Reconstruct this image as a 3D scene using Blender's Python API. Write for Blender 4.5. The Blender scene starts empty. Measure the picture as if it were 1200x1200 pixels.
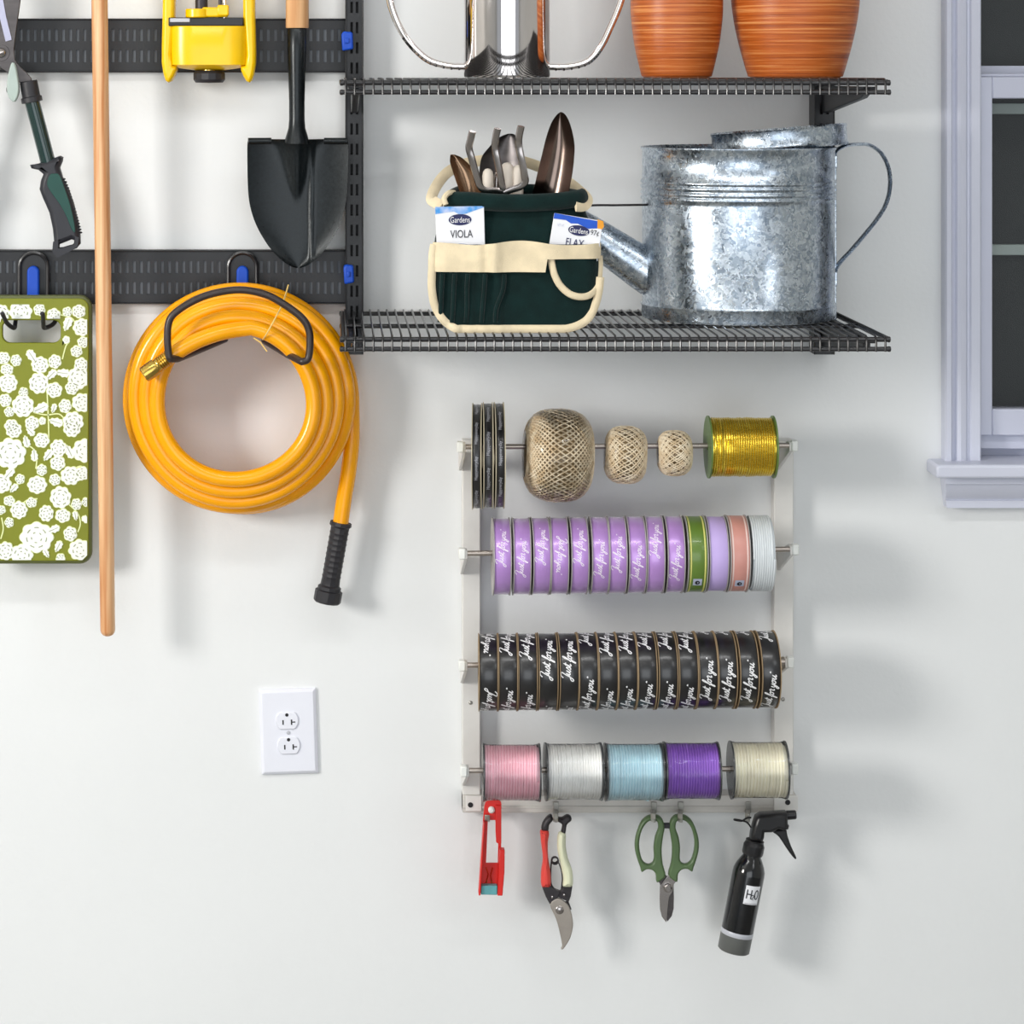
import bpy, bmesh, math, random
from mathutils import Vector, Matrix
random.seed(7)
PI = math.pi
SC = bpy.context.scene
COL = SC.collection

# ------------------------------------------------------------------ camera, world, lights, exposure
EYE = 1.75            # eye height (m)
DIST = 3.2            # camera to wall (m)
VX, VY = 395.0, 88.0  # where the optical axis meets the wall, in photo pixels (1 px = 1 mm on the wall)
cam = bpy.data.cameras.new('camera')
cam.sensor_width = 36.0
cam.lens = 36.0 * DIST / 1.2
cam.shift_x = (600 - VX) / 1200.0
cam.shift_y = -(600 - VY) / 1200.0
cam.clip_start = 0.05
camo = bpy.data.objects.new('camera', cam)
COL.objects.link(camo)
camo.location = (0, -DIST, EYE)
camo.rotation_euler = (PI / 2, 0, 0)
SC.camera = camo

world = bpy.data.worlds.new('daylight')
SC.world = world
world.use_nodes = True
world.node_tree.nodes['Background'].inputs[0].default_value = (0.86, 0.93, 1.0, 1)
world.node_tree.nodes['Background'].inputs[1].default_value = 0.46

def area_light(name, loc, target, sx, sy, power, color):
    l = bpy.data.lights.new(name, 'AREA')
    l.shape = 'RECTANGLE'; l.size = sx; l.size_y = sy; l.energy = power; l.color = color
    o = bpy.data.objects.new(name, l); COL.objects.link(o)
    o.location = loc
    o.rotation_euler = (Vector(target) - Vector(loc)).to_track_quat('-Z', 'Y').to_euler()
    return o
area_light('key_lamp', (-2.1, -2.0, 1.95), (0.1, 0, 1.2), 0.62, 0.62, 52, (1.0, 0.975, 0.93))
area_light('second_lamp', (1.7, -2.2, 2.40), (0.35, 0, 1.0), 0.5, 0.5, 2.5, (0.95, 0.97, 1.0))
area_light('front_fill_light', (0.2, -5.0, 1.3), (0.2, 0, 1.1), 3.2, 2.2, 46, (0.93, 0.97, 1.0))  # added unseen panel for soft front fill; no door stands here
area_light('ceiling_strip', (0.2, -1.35, 2.58), (0.2, -0.6, 1.0), 1.9, 0.12, 9.0, (1.0, 1.0, 1.0))

SC.view_settings.view_transform = 'Standard'
SC.view_settings.look = 'None'
SC.view_settings.gamma = 1.0
SC.view_settings.use_curve_mapping = False
SC.view_settings.exposure = 0.0

# ------------------------------------------------------------------ helpers
def P(px, py, d):
    k = (DIST - d) / DIST * 0.001
    return Vector(((px - VX) * k, -d, EYE + (VY - py) * k))

class Fr:
    """a plane parallel to the wall, d metres in front of it; takes photo pixels"""
    def __init__(s, d):
        s.d = d; s.k = (DIST - d) / DIST * 0.001
    def __call__(s, px, py, dd=0.0):
        return Vector(((px - VX) * s.k, -(s.d + dd), EYE + (VY - py) * s.k))

def lin(v):
    v /= 255.0
    return v / 12.92 if v <= 0.04045 else ((v + 0.055) / 1.055) ** 2.4
def c(r, g, b):
    return (lin(r), lin(g), lin(b), 1)

def crom(pts, n=6, closed=False):
    pts = [tuple(p) for p in pts]
    out = []
    N = len(pts)
    rng = range(N if closed else N - 1)
    for i in rng:
        if closed:
            p0, p1, p2, p3 = pts[(i - 1) % N], pts[i], pts[(i + 1) % N], pts[(i + 2) % N]
        else:
            p0, p1, p2, p3 = pts[max(i - 1, 0)], pts[i], pts[i + 1], pts[min(i + 2, N - 1)]
        for j in range(n):
            t = j / n
            out.append(tuple(0.5 * ((2 * b) + (-a + cc) * t + (2 * a - 5 * b + 4 * cc - d) * t * t + (-a + 3 * b - 3 * cc + d) * t ** 3)
                             for a, b, cc, d in zip(p0, p1, p2, p3)))
    if not closed:
        out.append(pts[-1])
    return out

def wl(o):
    v = Vector((0, 0, 0))
    while o is not None:
        v += o.location; o = o.parent
    return v

def _tmp_mesh(cu):
    ob = bpy.data.objects.new('tmp', cu)
    COL.objects.link(ob)
    dg = bpy.context.evaluated_depsgraph_get(); dg.update()
    me = bpy.data.meshes.new_from_object(ob.evaluated_get(dg))
    vs = [v.co.copy() for v in me.vertices]; fs = [tuple(p.vertices) for p in me.polygons]
    bpy.data.objects.remove(ob); bpy.data.curves.remove(cu); bpy.data.meshes.remove(me)
    return vs, fs
_text_cache = {}
def text_geo(s):
    if s not in _text_cache:
        cu = bpy.data.curves.new('t', 'FONT'); cu.body = s; cu.size = 1.0; cu.resolution_u = 3
        vs, fs = _tmp_mesh(cu)
        x0 = min(v.x for v in vs); x1 = max(v.x for v in vs); y0 = min(v.y for v in vs); y1 = max(v.y for v in vs)
        _text_cache[s] = ([((v.x - (x0 + x1) / 2) / (x1 - x0), (v.y - (y0 + y1) / 2) / (y1 - y0)) for v in vs], fs)
    return _text_cache[s]

class MB:
    def __init__(s):
        s.v = []; s.f = []
    def add(s, vs, fs):
        b = len(s.v)
        s.v += [Vector(v) for v in vs]
        s.f += [tuple(b + i for i in f) for f in fs]
        return s
    def box(s, a, b):
        x0, x1 = sorted((a[0], b[0])); y0, y1 = sorted((a[1], b[1])); z0, z1 = sorted((a[2], b[2]))
        vs = [(x, y, z) for z in (z0, z1) for y in (y0, y1) for x in (x0, x1)]
        return s.add(vs, [(0, 2, 3, 1), (4, 5, 7, 6), (0, 1, 5, 4), (2, 6, 7, 3), (0, 4, 6, 2), (1, 3, 7, 5)])
    def fbox(s, F, x0, y0, x1, y1, d0, d1):
        return s.box(F(x0, y0, d0), F(x1, y1, d1))
    def prism(s, F, outline, d0, d1):
        n = len(outline)
        area = sum(outline[i][0] * outline[(i + 1) % n][1] - outline[(i + 1) % n][0] * outline[i][1] for i in range(n))
        if area > 0: outline = outline[::-1]     # y is down: make it counter-clockwise seen from the room
        vs = [F(x, y, d1) for x, y in outline] + [F(x, y, d0) for x, y in outline]
        fs = [tuple(range(n)), tuple(range(2 * n - 1, n - 1, -1))]
        fs += [(i, n + i, n + (i + 1) % n, (i + 1) % n) for i in range(n)]
        return s.add(vs, fs)
    def profile_x(s, prof, xa, xb):
        """closed (y,z) profile swept along x"""
        n = len(prof)
        vs = [(xa, y, z) for y, z in prof] + [(xb, y, z) for y, z in prof]
        return s.add(vs, [tuple(range(n))[::-1], tuple(range(n, 2 * n))] + [(i, (i + 1) % n, n + (i + 1) % n, n + i) for i in range(n)])
    def profile_z(s, prof, za, zb):
        n = len(prof)
        vs = [(x, y, za) for x, y in prof] + [(x, y, zb) for x, y in prof]
        return s.add(vs, [tuple(range(n))[::-1], tuple(range(n, 2 * n))] + [(i, (i + 1) % n, n + (i + 1) % n, n + i) for i in range(n)])
    def fill(s, F, outlines, d0, d1, bev=0.0):
        """flat plate with holes (first outline outside), photo pixels, bevelled edges (bev in metres)"""
        cu = bpy.data.curves.new('f', 'CURVE'); cu.dimensions = '2D'; cu.fill_mode = 'BOTH'
        th = d1 - d0
        sc_ = 1000.0
        cu.extrude = max(th / 2 - bev, 1e-6) * sc_; cu.bevel_depth = bev * sc_; cu.bevel_resolution = 1
        cu.offset = -bev * sc_
        for ol in outlines:
            sp = cu.splines.new('POLY'); sp.points.add(len(ol) - 1); sp.use_cyclic_u = True
            for q, (x, y) in zip(sp.points, ol): q.co = (x, -y, 0, 1)
        vs, fs = _tmp_mesh(cu)
        mid = (d0 + d1) / 2
        return s.add([F(v.x, -v.y, mid + v.z / sc_) for v in vs], fs)
    def tube(s, pts, r, n=8, caps=True, flat=None, up=None, closed=False):
        pts = [Vector(p) for p in pts]
        m = len(pts)
        rr = r if isinstance(r, (list, tuple)) else [r] * m
        b = len(s.v)
        ref = None
        for i, p in enumerate(pts):
            if closed: t = pts[(i + 1) % m] - pts[i - 1]
            else: t = pts[min(i + 1, m - 1)] - pts[max(i - 1, 0)]
            if t.length < 1e-9: t = Vector((0, 0, 1))
            t.normalize()
            if up is not None:
                nrm = Vector(up) - t * t.dot(Vector(up))
            elif ref is None:
                a = Vector((0, -1, 0)) if abs(t.y) < 0.9 else Vector((0, 0, 1))
                nrm = a - t * t.dot(a)
            else:
                nrm = ref - t * t.dot(ref)
            nrm.normalize(); ref = nrm
            bn = t.cross(nrm)
            fa, fb = flat if flat else (1, 1)
            for k in range(n):
                a = 2 * PI * k / n + (PI / n if n == 4 else 0)
                s.v.append(p + nrm * (math.cos(a) * rr[i] * fa) + bn * (math.sin(a) * rr[i] * fb))
        for i in range(m if closed else m - 1):
            for k in range(n):
                a0 = b + i * n + k; a1 = b + i * n + (k + 1) % n
                j = (i + 1) % m
                b0 = b + j * n + k; b1 = b + j * n + (k + 1) % n
                s.f.append((a0, a1, b1, b0))
        if caps and not closed:
            s.f.append(tuple(b + k for k in range(n))[::-1])
            s.f.append(tuple(b + (m - 1) * n + k for k in range(n)))
        return s
    def lathe(s, o, axis, prof, n=32, closed=False):
        """prof: list of (t along axis, radius)"""
        o = Vector(o); ax = Vector(axis).normalized()
        a = Vector((0, -1, 0)) if abs(ax.y) < 0.9 else Vector((0, 0, 1))
        u = (a - ax * ax.dot(a)).normalized(); w = ax.cross(u)
        b = len(s.v); m = len(prof)
        for t, r in prof:
            for k in range(n):
                q = 2 * PI * k / n
                s.v.append(o + ax * t + u * (math.cos(q) * r) + w * (math.sin(q) * r))
        for i in range(m if closed else m - 1):
            j = (i + 1) % m
            for k in range(n):
                k2 = (k + 1) % n
                s.f.append((b + i * n + k, b + i * n + k2, b + j * n + k2, b + j * n + k))
        if not closed:
            if prof[0][1] > 1e-6: s.f.append(tuple(b + k for k in range(n))[::-1])
            if prof[-1][1] > 1e-6: s.f.append(tuple(b + (m - 1) * n + k for k in range(n)))
        return s
    def ball(s, o, r, n=12, sc=(1, 1, 1)):
        o = Vector(o); b = len(s.v); m = n // 2
        for i in range(m + 1):
            ph = PI * i / m
            for k in range(n):
                q = 2 * PI * k / n
                s.v.append(o + Vector((r * sc[0] * math.sin(ph) * math.cos(q), r * sc[1] * math.sin(ph) * math.sin(q), r * sc[2] * math.cos(ph))))
        for i in range(m):
            for k in range(n):
                s.f.append((b + i * n + k, b + (i + 1) * n + k, b + (i + 1) * n + (k + 1) % n, b + i * n + (k + 1) % n))
        return s
    def sheet(s, F, rows, dfn, th=0.0015, nu=16):
        """rows of (y, x_left, x_right); dfn(u in -1..1, t in 0..1, x, y) gives depth offset"""
        b = len(s.v); m = len(rows)
        for side in (0, 1):
            for i, (y, xl, xr) in enumerate(rows):
                for k in range(nu + 1):
                    u = -1 + 2 * k / nu; x = xl + (xr - xl) * k / nu
                    s.v.append(F(x, y, dfn(u, i / (m - 1), x, y) - side * th))
        W = nu + 1; off = m * W
        for i in range(m - 1):
            for k in range(nu):
                a = b + i * W + k
                s.f.append((a, a + W, a + W + 1, a + 1))
                a += off
                s.f.append((a, a + 1, a + W + 1, a + W))
        for i in range(m - 1):
            for k in (0, nu):
                a = b + i * W + k
                q = (a, a + off, a + W + off, a + W)
                s.f.append(q if k == 0 else q[::-1])
        for i in (0, m - 1):
            for k in range(nu):
                a = b + i * W + k
                q = (a, a + 1, a + 1 + off, a + off)
                s.f.append(q if i == 0 else q[::-1])
        return s
    def strip(s, poly, w, fmap):
        """flat stroke of width w along a 2-D polyline, mapped to space by fmap(x, y)"""
        n = len(poly); vs = []
        for i in range(n):
            a = poly[max(i - 1, 0)]; d = poly[min(i + 1, n - 1)]
            tx, ty = d[0] - a[0], d[1] - a[1]; L = math.hypot(tx, ty) or 1
            ox, oy = -ty / L * w / 2, tx / L * w / 2
            vs += [fmap(poly[i][0] - ox, poly[i][1] - oy), fmap(poly[i][0] + ox, poly[i][1] + oy)]
        return s.add(vs, [(2 * i, 2 * i + 2, 2 * i + 3, 2 * i + 1) for i in range(n - 1)])
    def text(s, string, w, h, fmap):
        vs, fs = text_geo(string)
        return s.add([fmap(x * w, y * h) for x, y in vs], fs)
    def build(s, name, mat, parent=None, smooth=True, bevel=0.0, angle=40, origin=None, segs=2, fixn=True):
        me = bpy.data.meshes.new(name)
        L = wl(parent) if parent is not None else Vector(origin or (0, 0, 0))
        me.from_pydata([tuple(v - L) for v in s.v], [], s.f)
        if fixn:
            bm = bmesh.new(); bm.from_mesh(me)
            bmesh.ops.recalc_face_normals(bm, faces=bm.faces)
            bm.to_mesh(me); bm.free()
        me.materials.append(mat)
        if smooth:
            me.polygons.foreach_set('use_smooth', [True] * len(me.polygons))
            me.set_sharp_from_angle(angle=math.radians(angle))
        me.update()
        o = bpy.data.objects.new(name, me); COL.objects.link(o)
        if name == 'lettering': o['kind'] = 'stuff'
        if parent is not None: o.parent = parent
        else: o.location = L
        if bevel > 0:
            b = o.modifiers.new('edge', 'BEVEL'); b.width = bevel; b.segments = segs; b.limit_method = 'ANGLE'; b.angle_limit = math.radians(40)
        return o

def tag(o, label, cat=None, group=None, kind=None):
    if label: o['label'] = label
    if cat: o['category'] = cat
    if group: o['group'] = group
    if kind: o['kind'] = kind
    return o
def thing(name, loc, label, cat, group=None, kind=None):
    o = bpy.data.objects.new(name, None); COL.objects.link(o)
    o.location = loc; o.empty_display_size = 0.05
    return tag(o, label, cat, group, kind)
def copy_tree(o, parent=None):
    n = o.copy(); COL.objects.link(n); n.parent = parent
    for ch in list(o.children): copy_tree(ch, n)
    return n
def inst(src, name, loc, parent):
    o = bpy.data.objects.new(name, src.data); COL.objects.link(o)
    o.parent = parent; o.location = loc
    return o

# ------------------------------------------------------------------ materials
def mat(name, col, rough=0.5, metal=0.0, var=0.0, vscale=30, stretch=(1, 1, 1), bump=0.0, bscale=200, col2=None,
        coat=0.0, spec=0.5, sheen=0.0, trans=0.0, alpha=1.0, aniso=0.0, detail=3, rvar=0.0, ramp=(0.35, 0.65), crough=0.08):
    m = bpy.data.materials.new(name); m.use_nodes = True
    nt = m.node_tree; N = nt.nodes; L = nt.links
    b = N['Principled BSDF']
    b.inputs['Base Color'].default_value = col
    b.inputs['Roughness'].default_value = rough
    b.inputs['Metallic'].default_value = metal
    b.inputs['Specular IOR Level'].default_value = spec
    b.inputs['Coat Weight'].default_value = coat
    b.inputs['Coat Roughness'].default_value = crough
    b.inputs['Sheen Weight'].default_value = sheen
    b.inputs['Transmission Weight'].default_value = trans
    b.inputs['Alpha'].default_value = alpha
    b.inputs['Anisotropic'].default_value = aniso
    tc = N.new('ShaderNodeTexCoord'); mp = N.new('ShaderNodeMapping'); mp.inputs['Scale'].default_value = stretch
    L.new(tc.outputs['Object'], mp.inputs['Vector'])
    if var > 0 or col2:
        no = N.new('ShaderNodeTexNoise'); no.inputs['Scale'].default_value = vscale; no.inputs['Detail'].default_value = detail
        L.new(mp.outputs[0], no.inputs['Vector'])
        cr = N.new('ShaderNodeValToRGB')
        cr.color_ramp.elements[0].position = ramp[0]; cr.color_ramp.elements[1].position = ramp[1]
        if col2 is None:
            a = tuple(max(0, x * (1 - var)) for x in col[:3]) + (1,); d = tuple(min(1, x * (1 + var)) for x in col[:3]) + (1,)
        else: a, d = col, col2
        cr.color_ramp.elements[0].color = a; cr.color_ramp.elements[1].color = d
        L.new(no.outputs['Fac'], cr.inputs[0]); L.new(cr.outputs[0], b.inputs['Base Color'])
        if rvar > 0:
            mr = N.new('ShaderNodeMapRange'); mr.inputs['To Min'].default_value = rough - rvar; mr.inputs['To Max'].default_value = rough + rvar
            L.new(no.outputs['Fac'], mr.inputs['Value']); L.new(mr.outputs[0], b.inputs['Roughness'])
    if bump > 0:
        n2 = N.new('ShaderNodeTexNoise'); n2.inputs['Scale'].default_value = bscale; n2.inputs['Detail'].default_value = 2
        L.new(mp.outputs[0], n2.inputs['Vector'])
        bp = N.new('ShaderNodeBump'); bp.inputs['Strength'].default_value = bump; bp.inputs['Distance'].default_value = 0.001
        L.new(n2.outputs['Fac'], bp.inputs['Height']); L.new(bp.outputs[0], b.inputs['Normal'])
    return m

M = {}
M['wall'] = mat('wall_paint', c(232, 234, 235), 0.85, var=0.012, vscale=3, bump=0.25, bscale=160, spec=0.2)
M['ceiling'] = mat('ceiling_paint', c(225, 225, 222), 0.9, var=0.02, vscale=3, bump=0.2, bscale=120, spec=0.2)
M['sidewall'] = mat('side_wall_paint', c(205, 204, 200), 0.9, var=0.02, vscale=3, bump=0.2, bscale=120, spec=0.2)
M['concrete'] = mat('concrete', c(140, 138, 133), 0.7, var=0.12, vscale=6, bump=0.3, bscale=60)
M['trim'] = mat('trim_paint', c(208, 211, 226), 0.35, var=0.01, vscale=20, spec=0.5)
M['vinyl'] = mat('window_vinyl', c(202, 205, 222), 0.3, var=0.01, vscale=15)
M['screen'] = mat('light_block_screen', c(46, 49, 47), 0.85, var=0.12, vscale=6, bump=0.3, bscale=900)  # opaque dark sheet added behind the panes to keep outside light out
M['black'] = mat('black_powder_coat', c(23, 24, 28), 0.40, var=0.08, vscale=60, bump=0.12, bscale=700)
M['slot'] = mat('slot_edge_light', c(96, 100, 106), 0.5, metal=0.2, var=0.15, vscale=25)  # lighter grey stands in for light caught on the slot edges
M['darkslot'] = mat('slot_dark', c(16, 17, 20), 0.6, var=0.05)
M['wire'] = mat('wire_coating', c(28, 27, 30), 0.32, var=0.06, vscale=80, coat=0.2)
M['hookwire'] = mat('hook_vinyl', c(52, 42, 40), 0.35, var=0.08, vscale=60)
M['blue'] = mat('blue_plastic', c(0, 72, 188), 0.5, var=0.04, vscale=50)
M['hose'] = mat('hose_vinyl', c(255, 170, 0), 0.22, var=0.05, vscale=25, bump=0.05, bscale=600)
M['brass'] = mat('brass', c(214, 180, 92), 0.2, metal=1.0, var=0.1, vscale=80)
M['rubber'] = mat('black_rubber', c(34, 33, 38), 0.5, var=0.08, vscale=80, bump=0.1, bscale=300)
M['tie'] = mat('tie_wire', c(236, 200, 120), 0.5, var=0.05)
M['ash'] = mat('ash_wood', c(190, 118, 60), 0.45, vscale=9, stretch=(20, 20, 0.6), col2=c(242, 200, 154), bump=0.15, bscale=40, detail=6, ramp=(0.3, 0.7))
M['shaftwood'] = mat('shaft_wood', c(206, 150, 98), 0.4, vscale=12, stretch=(9, 9, 0.6), col2=c(232, 186, 138), detail=6)
M['forged'] = mat('forged_steel', c(20, 26, 29), 0.3, metal=0.35, var=0.22, vscale=260, bump=0.08, bscale=900, rvar=0.06)
M['pruner'] = mat('pruner_steel', c(168, 160, 152), 0.42, metal=0.6, var=0.06, vscale=60)
M['blade'] = mat('tool_steel', c(92, 88, 88), 0.38, metal=0.85, var=0.12, vscale=40, stretch=(1, 1, 4), rvar=0.08)
M['blade_light'] = mat('ground_edge_steel', c(176, 176, 196), 0.35, metal=0.7, var=0.05)
M['lug'] = mat('pale_lug', c(168, 182, 176), 0.4, var=0.05)
M['darkgreen'] = mat('green_enamel', c(10, 44, 42), 0.16, var=0.05, coat=0.5)
M['grip'] = mat('grip_rubber', c(36, 37, 44), 0.45, var=0.08, vscale=60)
M['gripgreen'] = mat('grip_green', c(4, 66, 58), 0.45, var=0.06, vscale=60)
M['yellow'] = mat('yellow_plastic', c(250, 200, 0), 0.26, var=0.03, vscale=30)
M['chrome'] = mat('chrome', c(232, 226, 224), 0.06, metal=1.0, var=0.02, vscale=20)
M['steel'] = mat('brushed_steel', c(178, 172, 170), 0.22, metal=1.0, var=0.05, vscale=60)
M['trowel'] = mat('trowel_steel', c(128, 112, 104), 0.2, metal=1.0, var=0.05, vscale=60)
M['tanblade'] = mat('bronze_blade', c(150, 122, 98), 0.22, metal=0.9, var=0.08, vscale=40)
M['canvasgreen'] = mat('green_canvas', c(9, 34, 33), 0.9, var=0.18, vscale=50, bump=0.5, bscale=900, sheen=0.15, spec=0.15)
M['beige'] = mat('beige_webbing', c(226, 210, 178), 0.9, var=0.07, vscale=60, bump=0.5, bscale=900, sheen=0.1, spec=0.2)
M['paper'] = mat('packet_paper', c(240, 241, 246), 0.5, var=0.01, vscale=30)
M['paperblue'] = mat('print_blue', c(20, 82, 196), 0.4, var=0.1, vscale=60)
M['skyblue'] = mat('print_light_blue', c(60, 150, 225), 0.4, vscale=90, col2=c(190, 205, 240))
M['navy'] = mat('print_navy', c(26, 30, 84), 0.4, var=0.05)
M['ink'] = mat('print_ink', c(30, 30, 42), 0.5, var=0.05)
M['palegrey'] = mat('print_grey', c(186, 192, 214), 0.5, var=0.05)
M['orange'] = mat('print_orange', c(238, 160, 40), 0.45, var=0.1, vscale=120)
M['handlepale'] = mat('pale_handle', c(222, 212, 200), 0.45, var=0.05, vscale=60)
M['boardgreen'] = mat('green_board', c(124, 130, 10), 0.4, var=0.03, vscale=20)
M['boardrim'] = mat('board_rim', c(86, 92, 50), 0.45, var=0.05)
M['printwhite'] = mat('print_white', c(240, 244, 238), 0.45, var=0.02, vscale=120)
M['printrim'] = mat('print_cream', c(228, 236, 170), 0.45, var=0.02)
M['printgrey'] = mat('print_green_grey', c(150, 158, 120), 0.5, var=0.15, vscale=200)
M['outlet'] = mat('outlet_plastic', c(232, 234, 244), 0.28, var=0.005)
M['outletdark'] = mat('outlet_slot', c(24, 22, 26), 0.6, var=0.05)
M['rackwhite'] = mat('rack_paint', c(226, 224, 220), 0.45, var=0.03, vscale=30, bump=0.05, bscale=300)
M['rackplate'] = mat('rack_plate', c(206, 202, 196), 0.4, metal=0.2, var=0.04, vscale=60)
M['capwhite'] = mat('cap_plastic', c(236, 238, 234), 0.35, var=0.02)
M['zinc'] = mat('zinc_clip', c(176, 174, 168), 0.3, metal=0.8, var=0.08, vscale=90)
M['rod'] = mat('steel_rod', c(176, 166, 158), 0.3, metal=0.8, var=0.08, vscale=60)
M['purple'] = mat('purple_satin', c(188, 142, 218), 0.34, metal=0.2, spec=0.6, coat=1.0, crough=0.17, var=0.03, vscale=20, stretch=(1, 8, 8), sheen=0.3)
M['blacksatin'] = mat('black_satin', c(14, 13, 17), 0.4, spec=0.5, coat=0.8, crough=0.2, var=0.08, vscale=20, stretch=(1, 8, 8))
M['greenribbon'] = mat('green_ribbon', c(98, 128, 50), 0.33, coat=0.3, var=0.06, vscale=30)
M['lilac'] = mat('lilac_ribbon', c(196, 174, 232), 0.4, var=0.03, vscale=20)
M['pinkribbon'] = mat('pink_ribbon', c(208, 148, 138), 0.35, var=0.06, vscale=30)
M['olive'] = mat('ribbon_edge', c(214, 212, 120), 0.5, var=0.05)
M['palepink'] = mat('pink_edge', c(232, 206, 200), 0.5, var=0.03)
M['flange'] = mat('spool_flange', c(168, 164, 162), 0.3, var=0.05, vscale=50)
M['tanflange'] = mat('card_flange', c(150, 128, 98), 0.6, var=0.1, vscale=60)
M['creamflange'] = mat('cream_flange', c(208, 198, 172), 0.6, var=0.05)
M['greyflange'] = mat('smoke_flange', c(64, 66, 68), 0.25, var=0.1, vscale=50)
M['greenflange'] = mat('green_flange', c(96, 122, 62), 0.35, var=0.05)
M['core'] = mat('card_core', c(120, 112, 100), 0.8, var=0.06)
M['lettering'] = mat('white_lettering', c(238, 238, 240), 0.5, var=0.02)
M['silverlettering'] = mat('silver_lettering', c(176, 176, 184), 0.45, var=0.05)
M['lilaclettering'] = mat('pearl_lettering', c(244, 232, 250), 0.4, var=0.02)
M['twine'] = mat('jute_twine', c(220, 196, 160), 0.8, vscale=120, col2=c(246, 231, 204), bump=0.6, bscale=1200, spec=0.2)
M['twinecore'] = mat('jute_core', c(146, 122, 84), 0.9, var=0.2, vscale=80, bump=0.4, bscale=600)
M['gold'] = mat('gold_foil_cord', c(242, 208, 76), 0.26, metal=0.9, var=0.18, vscale=160, stretch=(1, 6, 6))
M['pink'] = mat('pink_cord', c(255, 204, 216), 0.55, var=0.05, vscale=60)
M['whitecord'] = mat('white_cord', c(254, 253, 250), 0.55, var=0.03, vscale=60)
M['bluecord'] = mat('blue_cord', c(212, 241, 252), 0.55, var=0.05, vscale=60)
M['violet'] = mat('violet_cord', c(166, 116, 218), 0.5, var=0.06, vscale=60)
M['cream'] = mat('cream_cord', c(254, 248, 228), 0.55, var=0.03, vscale=60)
M['whitewire'] = mat('white_wire', c(214, 220, 224), 0.4, var=0.03)
M['red'] = mat('red_paint', c(214, 34, 26), 0.35, var=0.05, vscale=50)
M['teal'] = mat('teal_plastic', c(92, 160, 166), 0.4, var=0.08, vscale=60)
M['redgrip'] = mat('red_grip', c(222, 70, 62), 0.45, var=0.03)
M['creamgrip'] = mat('cream_grip', c(226, 228, 198), 0.45, var=0.03)
M['darksteel'] = mat('dark_steel', c(58, 55, 58), 0.45, metal=0.5, var=0.1, vscale=60)
M['olivehandle'] = mat('olive_handle', c(84, 108, 70), 0.42, var=0.05, vscale=40)
M['blackgloss'] = mat('black_gloss', c(14, 15, 18), 0.14, var=0.05, coat=0.4)
M['basegrey'] = mat('bottle_base', c(92, 94, 92), 0.4, var=0.05)
M['bandgrey'] = mat('bottle_band', c(190, 192, 200), 0.35, var=0.03)
M['blackplastic'] = mat('black_plastic', c(26, 26, 29), 0.32, var=0.06, vscale=50)

def galvanised():
    m = bpy.data.materials.new('galvanised_steel'); m.use_nodes = True
    nt = m.node_tree; N = nt.nodes; L = nt.links; b = N['Principled BSDF']
    tc = N.new('ShaderNodeTexCoord')
    nz = N.new('ShaderNodeTexNoise'); nz.inputs['Scale'].default_value = 90; nz.inputs['Detail'].default_value = 3
    L.new(tc.outputs['Object'], nz.inputs['Vector'])
    mx = N.new('ShaderNodeMix'); mx.data_type = 'RGBA'; mx.blend_type = 'ADD'; mx.inputs[0].default_value = 0.035
    L.new(tc.outputs['Object'], mx.inputs[6]); L.new(nz.outputs['Color'], mx.inputs[7])
    vo = N.new('ShaderNodeTexVoronoi'); vo.inputs['Scale'].default_value = 210
    L.new(mx.outputs[2], vo.inputs['Vector'])
    sep = N.new('ShaderNodeSeparateColor'); L.new(vo.outputs['Color'], sep.inputs[0])
    cr = N.new('ShaderNodeValToRGB')
    cr.color_ramp.elements[0].color = c(150, 164, 180); cr.color_ramp.elements[1].color = c(220, 229, 238)
    L.new(sep.outputs[0], cr.inputs[0]); L.new(cr.outputs[0], b.inputs['Base Color'])
    b.inputs['Metallic'].default_value = 1.0
    mr = N.new('ShaderNodeMapRange'); mr.inputs['To Min'].default_value = 0.2; mr.inputs['To Max'].default_value = 0.38
    L.new(sep.outputs[1], mr.inputs['Value']); L.new(mr.outputs[0], b.inputs['Roughness'])
    bp = N.new('ShaderNodeBump'); bp.inputs['Strength'].default_value = 0.22; bp.inputs['Distance'].default_value = 0.002
    L.new(sep.outputs[2], bp.inputs['Height']); L.new(bp.outputs[0], b.inputs['Normal'])
    return m
M['galv'] = galvanised()

def terracotta():
    m = bpy.data.materials.new('ribbed_terracotta'); m.use_nodes = True
    nt = m.node_tree; N = nt.nodes; L = nt.links; b = N['Principled BSDF']
    tc = N.new('ShaderNodeTexCoord'); mp = N.new('ShaderNodeMapping'); mp.inputs['Scale'].default_value = (4, 4, 300)
    L.new(tc.outputs['Object'], mp.inputs['Vector'])
    n1 = N.new('ShaderNodeTexNoise'); n1.inputs['Scale'].default_value = 1.0; n1.inputs['Detail'].default_value = 5; n1.inputs['Roughness'].default_value = 0.7
    L.new(mp.outputs[0], n1.inputs['Vector'])
    cr = N.new('ShaderNodeValToRGB'); e = cr.color_ramp.elements
    e[0].position = 0.3; e[0].color = c(122, 52, 14); e[1].position = 0.74; e[1].color = c(240, 176, 108)
    q = e.new(0.52); q.color = c(190, 96, 34)
    L.new(n1.outputs['Fac'], cr.inputs[0]); L.new(cr.outputs[0], b.inputs['Base Color'])
    b.inputs['Roughness'].default_value = 0.38
    bp = N.new('ShaderNodeBump'); bp.inputs['Strength'].default_value = 0.5; bp.inputs['Distance'].default_value = 0.001
    L.new(n1.outputs['Fac'], bp.inputs['Height']); L.new(bp.outputs[0], b.inputs['Normal'])
    return m
M['terracotta'] = terracotta()

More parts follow.
